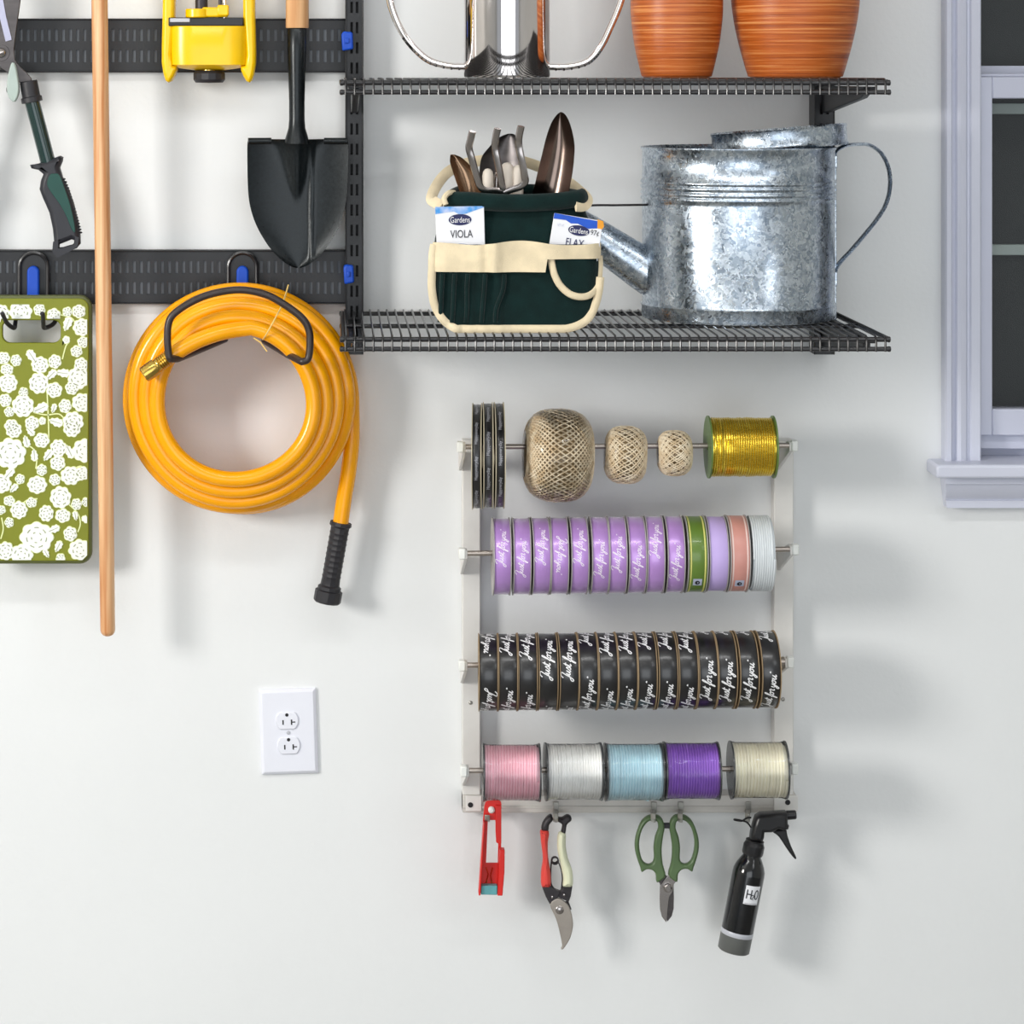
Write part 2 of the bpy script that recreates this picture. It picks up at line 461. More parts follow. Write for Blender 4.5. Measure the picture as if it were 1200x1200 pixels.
def film(name, rough, gloss):
    """clear shrink film or pane: mostly see-through with a glossy reflection"""
    m = bpy.data.materials.new(name); m.use_nodes = True
    nt = m.node_tree; N = nt.nodes; L = nt.links
    N.remove(N['Principled BSDF'])
    out = N['Material Output']
    t = N.new('ShaderNodeBsdfTransparent'); g = N.new('ShaderNodeBsdfGlossy'); g.inputs['Roughness'].default_value = rough
    fr = N.new('ShaderNodeFresnel'); fr.inputs['IOR'].default_value = gloss
    tc = N.new('ShaderNodeTexCoord'); nz = N.new('ShaderNodeTexNoise'); nz.inputs['Scale'].default_value = 60 if rough > 0.05 else 2
    L.new(tc.outputs['Object'], nz.inputs['Vector'])
    bp = N.new('ShaderNodeBump'); bp.inputs['Strength'].default_value = 0.5 if rough > 0.05 else 0.02; bp.inputs['Distance'].default_value = 0.003
    L.new(nz.outputs['Fac'], bp.inputs['Height']); L.new(bp.outputs[0], g.inputs['Normal'])
    mx = N.new('ShaderNodeMixShader')
    L.new(fr.outputs[0], mx.inputs[0]); L.new(t.outputs[0], mx.inputs[1]); L.new(g.outputs[0], mx.inputs[2]); L.new(mx.outputs[0], out.inputs[0])
    return m
M['film'] = film('shrink_film', 0.1, 1.35)
M['glass'] = film('window_glass', 0.0, 1.5)

# ------------------------------------------------------------------ the room
W0 = Fr(0.0)
XL, XR, ZT, YF = -2.7, 2.9, 2.62, -5.2
wx0, wx1 = W0(1146, 0).x, W0(1846, 0).x        # window opening
wz0, wz1 = W0(0, 538).z, W0(0, -345).z
m = MB()
m.box((XL, 0, 0), (wx0, 0.12, ZT)); m.box((wx1, 0, 0), (XR, 0.12, ZT))
m.box((wx0, 0, 0), (wx1, 0.12, wz0)); m.box((wx0, 0, wz1), (wx1, 0.12, ZT))
tag(m.build('wall_back', M['wall'], smooth=False), 'off-white painted garage wall that everything hangs on', 'wall', kind='structure')
tag(MB().box((XL, YF, -0.1), (XR, 0.12, 0)).build('floor', M['concrete'], smooth=False), 'grey concrete garage floor below the wall', 'floor', kind='structure')
tag(MB().box((XL, YF, ZT), (XR, 0.12, ZT + 0.1)).build('ceiling', M['ceiling'], smooth=False), 'plain painted garage ceiling above the wall', 'ceiling', kind='structure')
tag(MB().box((XL - 0.1, YF, 0), (XL, 0.12, ZT)).build('wall_left', M['sidewall'], smooth=False), 'plain painted side wall beyond the tool rails', 'wall', kind='structure')
tag(MB().box((XR, YF, 0), (XR + 0.1, 0.12, ZT)).build('wall_right', M['sidewall'], smooth=False), 'plain painted side wall beyond the window', 'wall', kind='structure')

# window
win = thing('window_1', W0(1496, 538), 'white sash window with moulded casing and dark panes', 'window', kind='structure')
px_r = lambda px: 1146 + 1846 - px             # mirror about the window centre
def casing_prof(mirror):
    pts = [(1103, 0.0), (1103, 0.018), (1105, 0.021), (1110, 0.021), (1112, 0.016), (1116, 0.013), (1118, 0.017), (1122, 0.0185), (1128, 0.0165), (1131, 0.012), (1133, 0.012), (1135, 0.015), (1145, 0.015), (1146.5, 0.013), (1146.5, 0.0)]
    return [((W0(px_r(x) if mirror else x, 0).x), -d) for x, d in pts]
for mir in (False, True):
    MB().profile_z(casing_prof(mir), W0(0, 538).z, W0(0, -388).z).build('casing', M['trim'], win, angle=25)
m = MB()
for (a, b2, d) in ((-388, -380, 0.021), (-380, -358, 0.016), (-358, -345, 0.015)):
    m.fbox(W0, 1098, a, px_r(1098), b2, 0, d)
m.build('casing', M['trim'], win, bevel=0.0015)
m = MB().fbox(W0, 1086, 537.5, px_r(1086), 553, -0.06, 0.052)
m.build('stool', M['trim'], win, bevel=0.003)
pr = [(0, 553), (0.03, 553), (0.03, 563), (0.026, 564), (0.024, 572), (0.018, 580), (0.016, 583), (0.018, 584), (0.018, 592.5), (0, 592.5)]
mm = MB()
n = len(pr)
vs = []
for side in (0, 1):
    for d, y in pr:
        x = 1101 + (y - 553) * 0.12
        vs.append(W0(px_r(x) if side else x, y, d))
mm.add(vs, [tuple(range(n)), tuple(range(n, 2 * n))[::-1]] + [(i, n + i, n + (i + 1) % n, (i + 1) % n) for i in range(n)])
mm.build('apron', M['trim'], win, angle=25)
# jambs, sashes, panes, added dark screen behind them
def frame_rect(mb, x0, y0, x1, y1, l, t, r, b2, d0, d1):
    mb.fbox(W0, x0, y0, x0 + l, y1, d0, d1); mb.fbox(W0, x1 - r, y0, x1, y1, d0, d1)
    mb.fbox(W0, x0 + l, y0, x1 - r, y0 + t, d0, d1); mb.fbox(W0, x0 + l, y1 - b2, x1 - r, y1, d0, d1)
up = MB(); frame_rect(up, 1129, -345, px_r(1129), 100, 18, 30, 18, 23, -0.075, -0.045)
ups = up.build('sash', M['vinyl'], win, bevel=0.0012)
MB().fbox(W0, 1146, -320, px_r(1146), 78, -0.062, -0.059).build('pane', M['glass'], ups, smooth=False)
lo = MB(); frame_rect(lo, 1146.5, 90, px_r(1146.5), 511, 17.5, 25.5, 17.5, 31, -0.035, -0.004)
los = lo.build('sash', M['vinyl'], win, bevel=0.0015)
MB().fbox(W0, 1162, 114, px_r(1162), 482, -0.022, -0.019).build('pane', M['glass'], los, smooth=False)
MB().fbox(W0, 1150, 86.5, px_r(1150), 90, -0.03, -0.012).build('lock_strip', M['vinyl'], los, bevel=0.0008)
MB().fbox(W0, 1146.5, 511, px_r(1146.5), 528, -0.06, -0.014).build('bottom_rail', M['vinyl'], win, bevel=0.001)
MB().fbox(W0, 1146.5, 528, px_r(1146.5), 539, -0.06, -0.03).build('bottom_rail', M['vinyl'], win, bevel=0.001)
MB().fbox(W0, 1140, -345, px_r(1140), 540, -0.105, -0.1).build('light_block_screen', M['screen'], win, smooth=False)
for y0, y1 in ((122, 135), (292, 305)):
    MB().fbox(W0, 1140, y0, px_r(1140), y1, -0.098, -0.088).build('screen_bar', M['lug'], win, bevel=0.001)
for x0 in (1140, px_r(1146)):
    MB().fbox(W0, x0, -345, x0 + 6, 540, -0.1, -0.003).build('jamb', M['vinyl'], win, smooth=False)

# ------------------------------------------------------------------ wall rails, uprights, shelves
def perforated(mb, F, xs, ys, hole, dback, dface):
    """plate with rectangular holes; xs, ys breakpoints in pixels"""
    for i in range(len(xs) - 1):
        for j in range(len(ys) - 1):
            if not hole(i, j):
                a = [F(xs[i], ys[j], dface), F(xs[i + 1], ys[j], dface), F(xs[i + 1], ys[j + 1], dface), F(xs[i], ys[j + 1], dface)]
                mb.add(a, [(3, 2, 1, 0)])
            else:
                o = [(xs[i], ys[j]), (xs[i + 1], ys[j]), (xs[i + 1], ys[j + 1]), (xs[i], ys[j + 1])]
                for q in range(4):
                    p0, p1 = o[q], o[(q + 1) % 4]
                    mb.add([F(*p0, dface), F(*p1, dface), F(*p1, dback), F(*p0, dback)], [(0, 1, 2, 3)])
def make_rail(y0, y1, rows, label):
    x0, x1 = -330, 412
    t = thing('tool_rail', W0((x0 + x1) / 2, y1), label, 'rail', 'black slotted tool rails')
    xs = [x0]
    x = x0 + 8
    while x < 396:
        xs += [x, x + 3.4]; x += 8.25
    xs.append(x1)
    ys = [y0, rows[0][0], rows[0][1], rows[1][0], rows[1][1], y1]
    m = MB(); perforated(m, W0, xs, ys, lambda i, j: i % 2 == 1 and j in (1, 3), 0.0115, 0.014)
    m.build('face', M['black'], t, smooth=False, fixn=False)
    m = MB().fbox(W0, x0, y0, x1, y0 + 2, 0, 0.0165).fbox(W0, x0, y1 - 2, x1, y1, 0, 0.0165).fbox(W0, x1 - 1.5, y0, x1, y1, 0, 0.0142)
    m.build('flange', M['black'], t, bevel=0.001)
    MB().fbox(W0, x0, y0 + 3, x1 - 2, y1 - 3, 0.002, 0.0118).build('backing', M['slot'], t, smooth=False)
    return t
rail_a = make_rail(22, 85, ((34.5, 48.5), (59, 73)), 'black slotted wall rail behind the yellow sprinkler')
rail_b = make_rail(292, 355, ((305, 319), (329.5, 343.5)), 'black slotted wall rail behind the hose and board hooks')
for t, (bx0, by0, bx1, by1) in ((rail_a, (400, 37, 413, 60)), (rail_b, (402.5, 308, 414, 331))):
    F = Fr(0.014)
    cl = MB()
    ol = [(bx0 + 2, by0), (bx1, by0 + 1), (bx1 + 1, by1 - 2), (bx0 + 1, by1), (bx0, by0 + 4)]
    cl.prism(F, ol, 0, 0.03)
    o = cl.build('end_clip', M['blue'], t, bevel=0.002); o['label'] = 'blue plastic end clip'
    MB().fbox(F, bx0 + 4, by0 + 8, bx1 - 4, by1 - 9, 0.03, 0.032).build('clip_tab', M['blue'], o, bevel=0.0008)

def make_upright(x0, x1, label):
    F = Fr(0.0)
    t = thing('shelf_upright', F((x0 + x1) / 2, 412), label, 'upright', 'black slotted shelf uprights')
    w = x1 - x0
    xs = [x0, x0 + w * 0.28, x0 + w * 0.42, x0 + w * 0.58, x0 + w * 0.72, x1]
    ys = [-330]
    y = -326
    while y < 400:
        ys += [y, y + 13]; y += 23.5
    ys.append(412)
    m = MB(); perforated(m, F, xs, ys, lambda i, j: j % 2 == 1 and i in (1, 3), 0.024, 0.034)
    m.build('face', M['black'], t, smooth=False, fixn=False)
    m = MB().fbox(F, x0, -330, x0 + 1.6, 412, 0, 0.0355).fbox(F, x1 - 1.6, -330, x1, 412, 0, 0.0355)
    m.build('side', M['black'], t, bevel=0.0006)
    MB().fbox(F, x0 + 2, -330, x1 - 2, 412, 0.002, 0.025).build('backing', M['darkslot'], t, smooth=False)
    return t
make_upright(404.5, 425.5, 'black slotted shelf upright beside the shovel blade')
make_upright(948, 972, 'black slotted shelf upright behind the galvanised can lid')

SHX0, SHX1 = 0.005, 0.5815
Z_UP, Z_LO = EYE - 0.0028, EYE - 0.2735     # wire top heights
def make_shelf(z, label, upper):
    t = thing('wire_shelf', (0.293, -0.16, z), label, 'shelf', 'black wire shelves')
    zr = z - 0.0013
    def rod(name, y, zz, r, x0=SHX0, x1=SHX1):
        m = MB()
        m.tube([(x0 - .0025, y, zz), (x0 - .0018, y, zz), (x0, y, zz), (x0 + .002, y, zz), (x1 - .002, y, zz), (x1, y, zz), (x1 + .0018, y, zz), (x1 + .0025, y, zz)], [r * .5, r * 1.1, r * 1.2, r * 1.0, r * 1.0, r * 1.2, r * 1.1, r * .5], 10)
        return m.build(name, M['wire'], t)
    rod('back_rod', -0.010, zr - 0.004, 0.0026)
    rod('middle_rod', -0.165, zr - 0.0042, 0.0026)
    rod('front_rod', -0.3195, zr - 0.004, 0.0028)
    rod('lip_rod', -0.3215, zr - 0.0140, 0.0026)
    n = 58
    src = None
    for i in range(n + 1):
        x = SHX0 + 0.004 + (SHX1 - SHX0 - 0.008) * i / n
        if src is None:
            m = MB()
            m.tube([(x, -0.006, zr), (x, -0.160, zr), (x, -0.318, zr), (x, -0.3228, zr - 0.002), (x, -0.3245, zr - 0.006), (x, -0.3245, zr - 0.0165)], 0.0012, 6)
            src = m.build('cross_wire', M['wire'], t); x_first = x
        else:
            inst(src, 'cross_wire', (x - x_first, 0, 0), t)
    for x in (SHX0 + 0.001, SHX1 - 0.001):
        MB().tube([(x, -0.008, zr - 0.003), (x, -0.3195, zr - 0.003)], 0.0026, 8).build('end_rod', M['wire'], t)
    return t
make_shelf(Z_UP, 'upper black wire shelf holding the chrome can and two orange pots', True)
make_shelf(Z_LO, 'lower black wire shelf holding the tool bag and galvanised can', False)
def make_bracket(px0, px1, z, label):
    x0, x1 = W0(px0, 0).x, W0(px1, 0).x
    t = thing('shelf_bracket', ((x0 + x1) / 2, -0.035, z - 0.045), label, 'bracket', 'black shelf brackets')
    prof = [(-0.0345, z - 0.0095), (-0.0345, z - 0.041), (-0.06, z - 0.040), (-0.27, z - 0.022), (-0.285, z - 0.018), (-0.285, z - 0.0095)]
    xm = (x0 + x1) / 2
    MB().profile_x(prof, xm - 0.004, xm + 0.004).build('arm', M['black'], t, bevel=0.0012)
    MB().profile_x([(-0.0345, z - .0095), (-0.0345, z - .013), (-0.285, z - .013), (-0.285, z - .0095)], x0, x1).build('top_flange', M['black'], t, bevel=0.0008)
make_bracket(407, 423, Z_UP, 'black bracket under the upper shelf by the shovel')
make_bracket(951, 970, Z_UP, 'black bracket under the upper shelf above the can lid')
make_bracket(407, 423, Z_LO, 'black bracket under the lower shelf by the hose')
make_bracket(951, 970, Z_LO, 'black bracket under the lower shelf beneath the galvanised can')

# ------------------------------------------------------------------ upper shelf: chrome can and pots
F = Fr(0.16)
B = F(594, 0); B.z = Z_UP
t = thing('watering_can', B, 'polished chrome watering can with slender bent spout on upper shelf', 'watering can')
R = 50.5 * F.k
hgt = 0.235
m = MB().lathe(B, (0, 0, 1), [(0, R * .9), (0.0005, R * .985), (0.003, R), (hgt - .004, R), (hgt, R * .99), (hgt, R * .95), (0.01, R * .95), (0.008, 0)], 72)
m.build('body', M['chrome'], t)
zz = lambda y: F(0, y).z
def ptube(F, pts, r, n=10, dd=0, sub=6, name='tube', mt=None, parent=None, flat=None, up=None):
    q = [F(p[0], p[1], (p[2] if len(p) > 2 else dd)) for p in crom(pts, sub)]
    rr = r
    if isinstance(r, tuple):
        rr = [r[0] + (r[1] - r[0]) * i / (len(q) - 1) for i in range(len(q))]
    return MB().tube(q, rr, n, flat=flat, up=up).build(name, mt, parent)
ptube(F, [(547, 78), (525, 77), (500, 69), (476, 45), (461, 15), (455, -15), (455, -60), (463, -110), (485, -142), (520, -150), (546, -140)], 0.0042, name='handle', mt=M['chrome'], parent=t)
ptube(F, [(641, 78), (665, 78), (688, 72), (703, 56), (715, 32), (728, 0), (746, -60, .05), (765, -120, .085), (785, -155, .09), (806, -165, .09)], (0.0046, 0.0036), name='spout', mt=M['chrome'], parent=t)

def pot(px, prof, label):
    B = F(px, 0); B.z = Z_UP
    k = F.k
    y0 = prof[0][0]
    out = [((y0 - y) * k, r * k) for y, r in crom(prof, 5)]
    top, rt = out[-1]
    out = [(0.0, out[0][1] * .94)] + [(h + 0.0015 if i == 0 else h, r) for i, (h, r) in enumerate(out)]
    out += [(top + .003, rt - .001), (top + .003, rt - .007), (top - .004, rt - .009), (0.03, rt * .75), (0.012, 0.0)]
    o = MB().lathe(B, (0, 0, 1), out, 80).build('plant_pot', M['terracotta'], origin=B)
    return tag(o, label, 'pot', 'orange ribbed pots')
pot(793, [(96, 40.5), (80, 44.5), (60, 49), (35, 52.5), (10, 54), (-25, 52.5), (-60, 48), (-80, 46), (-95, 48)], 'smaller orange-brown ribbed plant pot beside the chrome can')
pot(932, [(96, 54.5), (85, 58), (60, 65), (30, 71.5), (0, 75), (-35, 76), (-75, 72), (-100, 69), (-118, 72)], 'larger orange-brown ribbed plant pot at the shelf end near the window')

# ------------------------------------------------------------------ lower shelf: galvanised can
F = Fr(0.12)
B = F(865, 0); B.z = Z_LO
t = thing('watering_can', B, 'galvanised steel watering can with open lid on the lower shelf', 'watering can')
R = 112.5 * F.k
def gh(y): return F(0, y).z - Z_LO
prof = [(0, R * .94), (0.001, R * .995), (0.004, R * 1.0), (gh(358), R * 1.0), (gh(355.5), R * 1.012), (gh(353), R * .995)]
prof += [(gh(238), R * .995)]
for yc in (231, 225, 218, 212):
    prof += [(gh(yc + 2.6), R * .995), (gh(yc + 1.2), R * 1.012), (gh(yc - 1.0), R * 1.012), (gh(yc - 2.6), R * .995)]
prof += [(gh(176), R * .995), (gh(174), R * 1.012), (gh(172), R * 1.012), (gh(171.5), R * .99), (gh(176), R * .975), (0.012, R * .975), (0.01, 0)]
MB().lathe(B, (0, 0, 1), prof, 96).build('body', M['galv'], t, angle=60)
# lid, tipped
lc = F(914, 173.5) + Vector((0, 0.0, 0))
ax = Vector((-0.078, 0.035, 1)).normalized()
lr = 78.5 * F.k
lid2 = MB().lathe(lc, ax, [(0, lr * .975), (-0.0015, lr * 1.0), (0.001, lr * 1.015), (0.003, lr), (0.018, lr), (0.0205, lr * 1.015), (0.0225, lr), (0.022, lr * .96), (0.0195, lr * .94), (0.0195, 0)], 64)
o = lid2.build('lid', M['galv'], t)
# spout, brace and handle
sp = MB()
pts = [F(765, 322), F(752, 314), F(725, 296), F(697, 277), F(665, 256), F(640, 240)]
sp.tube(pts, [0.0255, .0245, .0225, .0205, .018, .016], 24)
spo = sp.build('spout', M['galv'], t)
sd = (pts[1] - pts[3]).normalized()
MB().tube([pts[1] + Vector((-.002, -.0225, -.004)), pts[5] + Vector((-.001, -.015, -.003))], .0012, 6).build('seam', M['galv'], spo)
ptube(F, [(757, 239, 0.02), (720, 240, .01), (690, 241, 0), (655, 247, 0)], 0.0014, 6, name='brace', mt=M['darksteel'], parent=t)
hp = [(977, 196), (977.5, 186), (980, 177), (990, 171), (1004, 169), (1019, 170), (1033, 180), (1041, 197), (1043, 214), (1040, 234), (1031, 252), (1014, 274), (997, 294), (984, 308), (979, 318), (977.5, 333)]
hh = ptube(F, hp, 0.006, 10, name='handle', mt=M['galv'], parent=t, flat=(1.3, 0.36))
MB().fbox(F, 974, 182, 980, 197, -.008, .008).build('rivet_plate', M['galv'], hh, bevel=.001)
MB().fbox(F, 974, 318, 980, 335, -.008, .008).build('rivet_plate', M['galv'], hh, bevel=.001)
MB().fbox(F, 976.5, 176, 980, 376, -.003, .003).build('side_seam', M['galv'], t, bevel=.001)

# ------------------------------------------------------------------ tool bag and its contents
F = Fr(0.25)
B = F(602, 0); B.z = Z_LO
k = F.k
bag = thing('tool_bag', B, 'dark green canvas tool bag with beige trim on the lower shelf', 'bag')
def bz(y): return EYE + (VY - y) * k
ybot = 88 + (EYE - Z_LO) / k      # pixel row of the shelf top at this depth
# body loft
secs = [(ybot - 0.5, 540, 668, .026), (ybot - 5, 520, 684, .031), (ybot - 18, 510, 692, .034), (345, 506, 697, .036), (310, 506, 698, .036), (280, 510, 696, .034),
        (258, 516, 690, .033), (240, 521, 683, .031), (228, 524, 680, .030)]
nn = 56
m = MB(); b0 = len(m.v)
def sup(a, e): 
    ca, sa = math.cos(a), math.sin(a)
    return math.copysign(abs(ca) ** e, ca), math.copysign(abs(sa) ** e, sa)
for inner in (0, 1):
    for (y, xl, xr, hd) in (secs if not inner else secs[::-1]):
        cx = (xl + xr) / 2; hw = (xr - xl) / 2 - inner * 2.5
        for q in range(nn):
            ex, ey = sup(2 * PI * q / nn, 0.55)
            zq = bz(y) if not inner else max(bz(y), Z_LO + 0.006)
            m.v.append(Vector(((cx + ex * hw - VX) * k, -(0.245 + ey * (hd - inner * .003)), zq)))
S2 = 2 * len(secs)
for i in range(S2 - 1):
    for q in range(nn):
        m.f.append((i * nn + q, i * nn + (q + 1) % nn, (i + 1) * nn + (q + 1) % nn, (i + 1) * nn + q))
m.f.append(tuple(range(nn))); m.f.append(tuple((S2 - 1) * nn + q for q in range(nn)))
body = m.build('body', M['canvasgreen'], bag, angle=60)
# front pocket panel
def pdep(x, pleat=True, y=330):
    u = (x - 602) / 104.0
    d = 0.036 * (max(0, 1 - abs(u) ** 7)) ** 0.5 + 0.003
    if pleat and x < 592:
        d += 0.0028 * (0.5 + 0.5 * math.cos((x - 515) / 17.0 * 2 * PI)) * min(1, (592 - x) / 10) 
    return d
def prow(y):
    # left and right outline of the panel
    L = [(283, 508), (300, 505.5), (330, 504.5), (350, 507), (362, 512), (372, 519), (379, 529), (384, 545)]
    Rr = [(283, 700), (300, 701), (320, 700), (340, 697), (355, 694), (366, 689), (374, 681), (379, 668), (384, 650)]
    def ip(T):
        if y <= T[0][0]: return T[0][1]
        for (a, b_), (c_, d_) in zip(T, T[1:]):
            if y <= c_: return b_ + (d_ - b_) * (y - a) / (c_ - a)
        return T[-1][1]
    return ip(L), ip(Rr)
rows = [(y, *prow(y)) for y in (284, 295, 305, 315, 325, 335, 345, 355, 362, 368, 373, 377, 380.5, 384)]
pan = MB().sheet(F, rows, lambda u, t_, x, y: pdep(x), 0.002, 90).build('pocket_panel', M['canvasgreen'], bag, angle=70)
# beige band over the pockets
def band_top(x): return 283 + 1.5 * math.sin(x / 17.0) - (2.5 if 555 < x < 640 else 0) * math.sin((x - 555) / 85 * PI if 555 < x < 640 else 0)
mb = MB()
nx = 80
vs = []; 
for side in (0, 1):
    for j in range(6):
        for i in range(nx + 1):
            x = 506 + (701 - 506) * i / nx
            yt = band_top(x); yb = 315.5 if x < 640 else 315.5 - (x - 640) / 60 * 17 if x < 645 else 299
            if x >= 636: yb = 300.5
            y = yt + (yb - yt) * j / 5
            wav = 0.0028 * math.exp(-((x - 577) / 7.0) ** 2) - 0.003 * math.exp(-((x - 567) / 5.0) ** 2) + .0022 * math.sin(x / 11.0)
            vs.append(F(x, y, pdep(x, False) + 0.0062 + wav - side * 0.002))
W_ = nx + 1; O_ = 6 * W_
fs = []
for j in range(5):
    for i in range(nx):
        a = j * W_ + i
        fs += [(a, a + W_, a + W_ + 1, a + 1), (a + O_, a + O_ + 1, a + O_ + W_ + 1, a + O_ + W_)]
for i in range(nx):
    fs += [(i, i + 1, i + 1 + O_, i + O_), (5 * W_ + i, 5 * W_ + i + O_, 5 * W_ + i + 1 + O_, 5 * W_ + i + 1)]
mb.add(vs, fs).build('pocket_band', M['beige'], bag, angle=70)
# pocket pleats (soft vertical folds)
for x0, x1 in ((517, 515), (531, 529), (546, 545), (566, 563), (588, 579)):
    ptube(F, [(x0, 318, pdep(x0) + .001), (x0 - 1, 335, pdep(x0) + .0015), (x1, 358, pdep(x1) + .001), (x1 - 1, 374, pdep(x1))], 0.0026, 8, name='pocket_pleat', mt=M['canvasgreen'], parent=bag)
# piping round the panel
pp = [(507.5, 284), (505.5, 296), (505, 312), (504.5, 332), (507, 351), (512, 363), (520, 373.5), (531, 380.5), (546, 384.5), (575, 386), (610, 385.5), (645, 383.5), (668, 379.5), (682, 373), (690, 364), (695, 352), (698.5, 337), (700, 322)]
q = []
for x, y in crom(pp, 5):
    q.append(F(x, min(y, ybot - 3.2), pdep(min(max(x, 512), 692)) + 0.001))
MB().tube(q, 0.0041, 10, flat=(0.75, 1.1)).build('piping', M['beige'], bag)
# flap pocket with trim
fo = [(642, 298), (645, 315), (652, 330), (664, 341), (678, 344.5), (690, 341), (698, 330), (700.5, 312), (700, 298)]
fr_ = crom(fo, 4)
rowsf = [(298, 642, 700), (306, 643, 700.5), (314, 645, 700.5), (322, 648.5, 700), (330, 653, 697.5), (336, 658.5, 694), (341, 665.5, 689.5), (343.5, 673, 683)]
flap = MB().sheet(F, rowsf, lambda u, t_, x, y: max(pdep(x, False), 0.012) + 0.0028, 0.0025, 24).build('pocket_flap', M['canvasgreen'], bag, angle=70)
MB().tube([F(x, y, max(pdep(x, False), 0.012) + 0.0028) for x, y in fr_], 0.0034, 8, flat=(.7, 1.1)).build('piping', M['beige'], flap)
# rolled top edge
ptube(F, [(523, 234, .02), (545, 233.5, .03), (590, 236, .034), (640, 235, .032), (672, 232, .024), (682, 230, .012)], 0.0085, 12, name='rolled_rim', mt=M['canvasgreen'], parent=bag, flat=(.75, 1.1))
ptube(F, [(680, 229, .014), (640, 224, -.028), (590, 223, -.032), (545, 224, -.028), (523, 232, .014)], 0.006, 10, name='rolled_rim', mt=M['canvasgreen'], parent=bag)
# carrying strap
ptube(F, [(517, 240, .026), (509, 236, .02), (505, 232, .012), (512, 218, -.01), (526, 203, -.03), (548, 193, -.04), (580, 188.5, -.044), (612, 190, -.042), (640, 199, -.036), (664, 212, -.02), (678, 223, .0), (687, 233, .012), (682, 240, .022), (672, 240, .03)],
      0.0062, 10, name='strap', mt=M['beige'], parent=bag, flat=(0.3, 1.0), up=(0, -1, 0.12))
ptube(F, [(521, 238, .036), (519, 231, .034), (524, 225, .03), (531, 225, .02)], 0.003, 8, name='strap_loop', mt=M['beige'], parent=bag)

# seed packets
def packet(F, corners, dd, label, name_txt, blue_mat, extra):
    (ax_, ay), (bx, by), (cx_, cy), (dx, dy) = corners     # top-left, top-right, bottom-right, bottom-left
    def mp(u, v, o=0.0):       # u,v in 0..1, v down
        x = (ax_ * (1 - u) + bx * u) * (1 - v) + (dx * (1 - u) + cx_ * u) * v
        y = (ay * (1 - u) + by * u) * (1 - v) + (dy * (1 - u) + cy * u) * v
        return F(x, y, dd - .006 * v + o)
    B = mp(.5, 1)
    t = thing('seed_packet', B, label, 'seed packet', 'seed packets in the bag pockets')
    ol = [mp(0, 0), mp(1, 0), mp(1, 1), mp(0, 1)]; bk = [mp(0, 0, -.003), mp(1, 0, -.003), mp(1, 1, -.003), mp(0, 1, -.003)]
    MB().add(ol + bk, [(0, 1, 2, 3), (7, 6, 5, 4), (0, 4, 5, 1), (1, 5, 6, 2), (2, 6, 7, 3), (3, 7, 4, 0)]).build('envelope', M['paper'], t, bevel=0.0006)
    extra(mp, t)
    return t
def oval(mp, cu_, cv, ru, rv, o):
    n = 28
    return [mp(cu_ + ru * math.cos(2 * PI * i / n), cv + rv * math.sin(2 * PI * i / n), o) for i in range(n)]
def viola(mp, t):
    top = [(0, 0), (1, 0), (1, .03), (.86, .07), (.62, .15), (.5, .17), (.38, .10), (.2, .12), (0, .15)]
    MB().add([mp(u, v, .0004) for u, v in top], [tuple(range(len(top)))]).build('print_band', M['skyblue'], t, smooth=False)
    o = MB().add(oval(mp, .5, .27, .235, .115, .0005), [tuple(range(28))]).build('logo_oval', M['navy'], t, smooth=False)
    MB().text('Gardens', .40, .12, lambda x, y: mp(.5 + x, .27 - y, .0008)).build('lettering', M['lettering'], o, smooth=False)
    MB().text('VIOLA', .46, .16, lambda x, y: mp(.52 + x, .56 - y, .0006)).build('lettering', M['ink'], t, smooth=False)
    arc = [(.5 + .3 * math.cos(a), .98 - .22 * math.sin(a)) for a in [PI * i / 14 for i in range(15)]]
    MB().strip(arc, .012, lambda x, y: mp(x, y, .0006)).build('print_arc', M['palegrey'], t, smooth=False)
packet(F, [(508.5, 240.5), (565, 239.5), (567, 296), (511, 298)],   .0375, 'white seed packet printed VIOLA in the bag pocket', 'VIOLA', None, viola)
def flax(mp, t):
    top = [(0, 0), (.9, 0.02), (.9, .2), (.72, .24), (.5, .16), (.36, .18), (.25, .12), (0, .13)]
    MB().add([mp(u, v, .0004) for u, v in top], [tuple(range(len(top)))]).build('print_band', M['paperblue'], t, smooth=False)
    og = [(.88, -.02), (1.0, .0), (1.03, .12), (1.0, .2), (.9, .2)]
    MB().add([mp(u, v, .0006) for u, v in og], [tuple(range(len(og)))]).build('print_flower', M['orange'], t, smooth=False)
    o = MB().add(oval(mp, .54, .32, .215, .125, .0006), [tuple(range(28))]).build('logo_oval', M['navy'], t, smooth=False)
    MB().text('Gardens', .37, .13, lambda x, y: mp(.54 + x, .32 - y, .0009)).build('lettering', M['lettering'], o, smooth=False)
    MB().text('97¢', .17, .16, lambda x, y: mp(.865 + x, .33 - y, .0006)).build('lettering', M['ink'], t, smooth=False)
    MB().text('FLAX', .36, .18, lambda x, y: mp(.5 + x, .62 - y, .0006)).build('lettering', M['navy'], t, smooth=False)
    MB().text('NET WT.', .14, .06, lambda x, y: mp(.17 + x, .26 - y, .0006)).build('lettering', M['palegrey'], t, smooth=False)
packet(F, [(646.5, 247.5), (703, 257), (697, 304), (639, 297)], .0372, 'white seed packet printed FLAX tilted in the bag pocket', 'FLAX', None, flax)

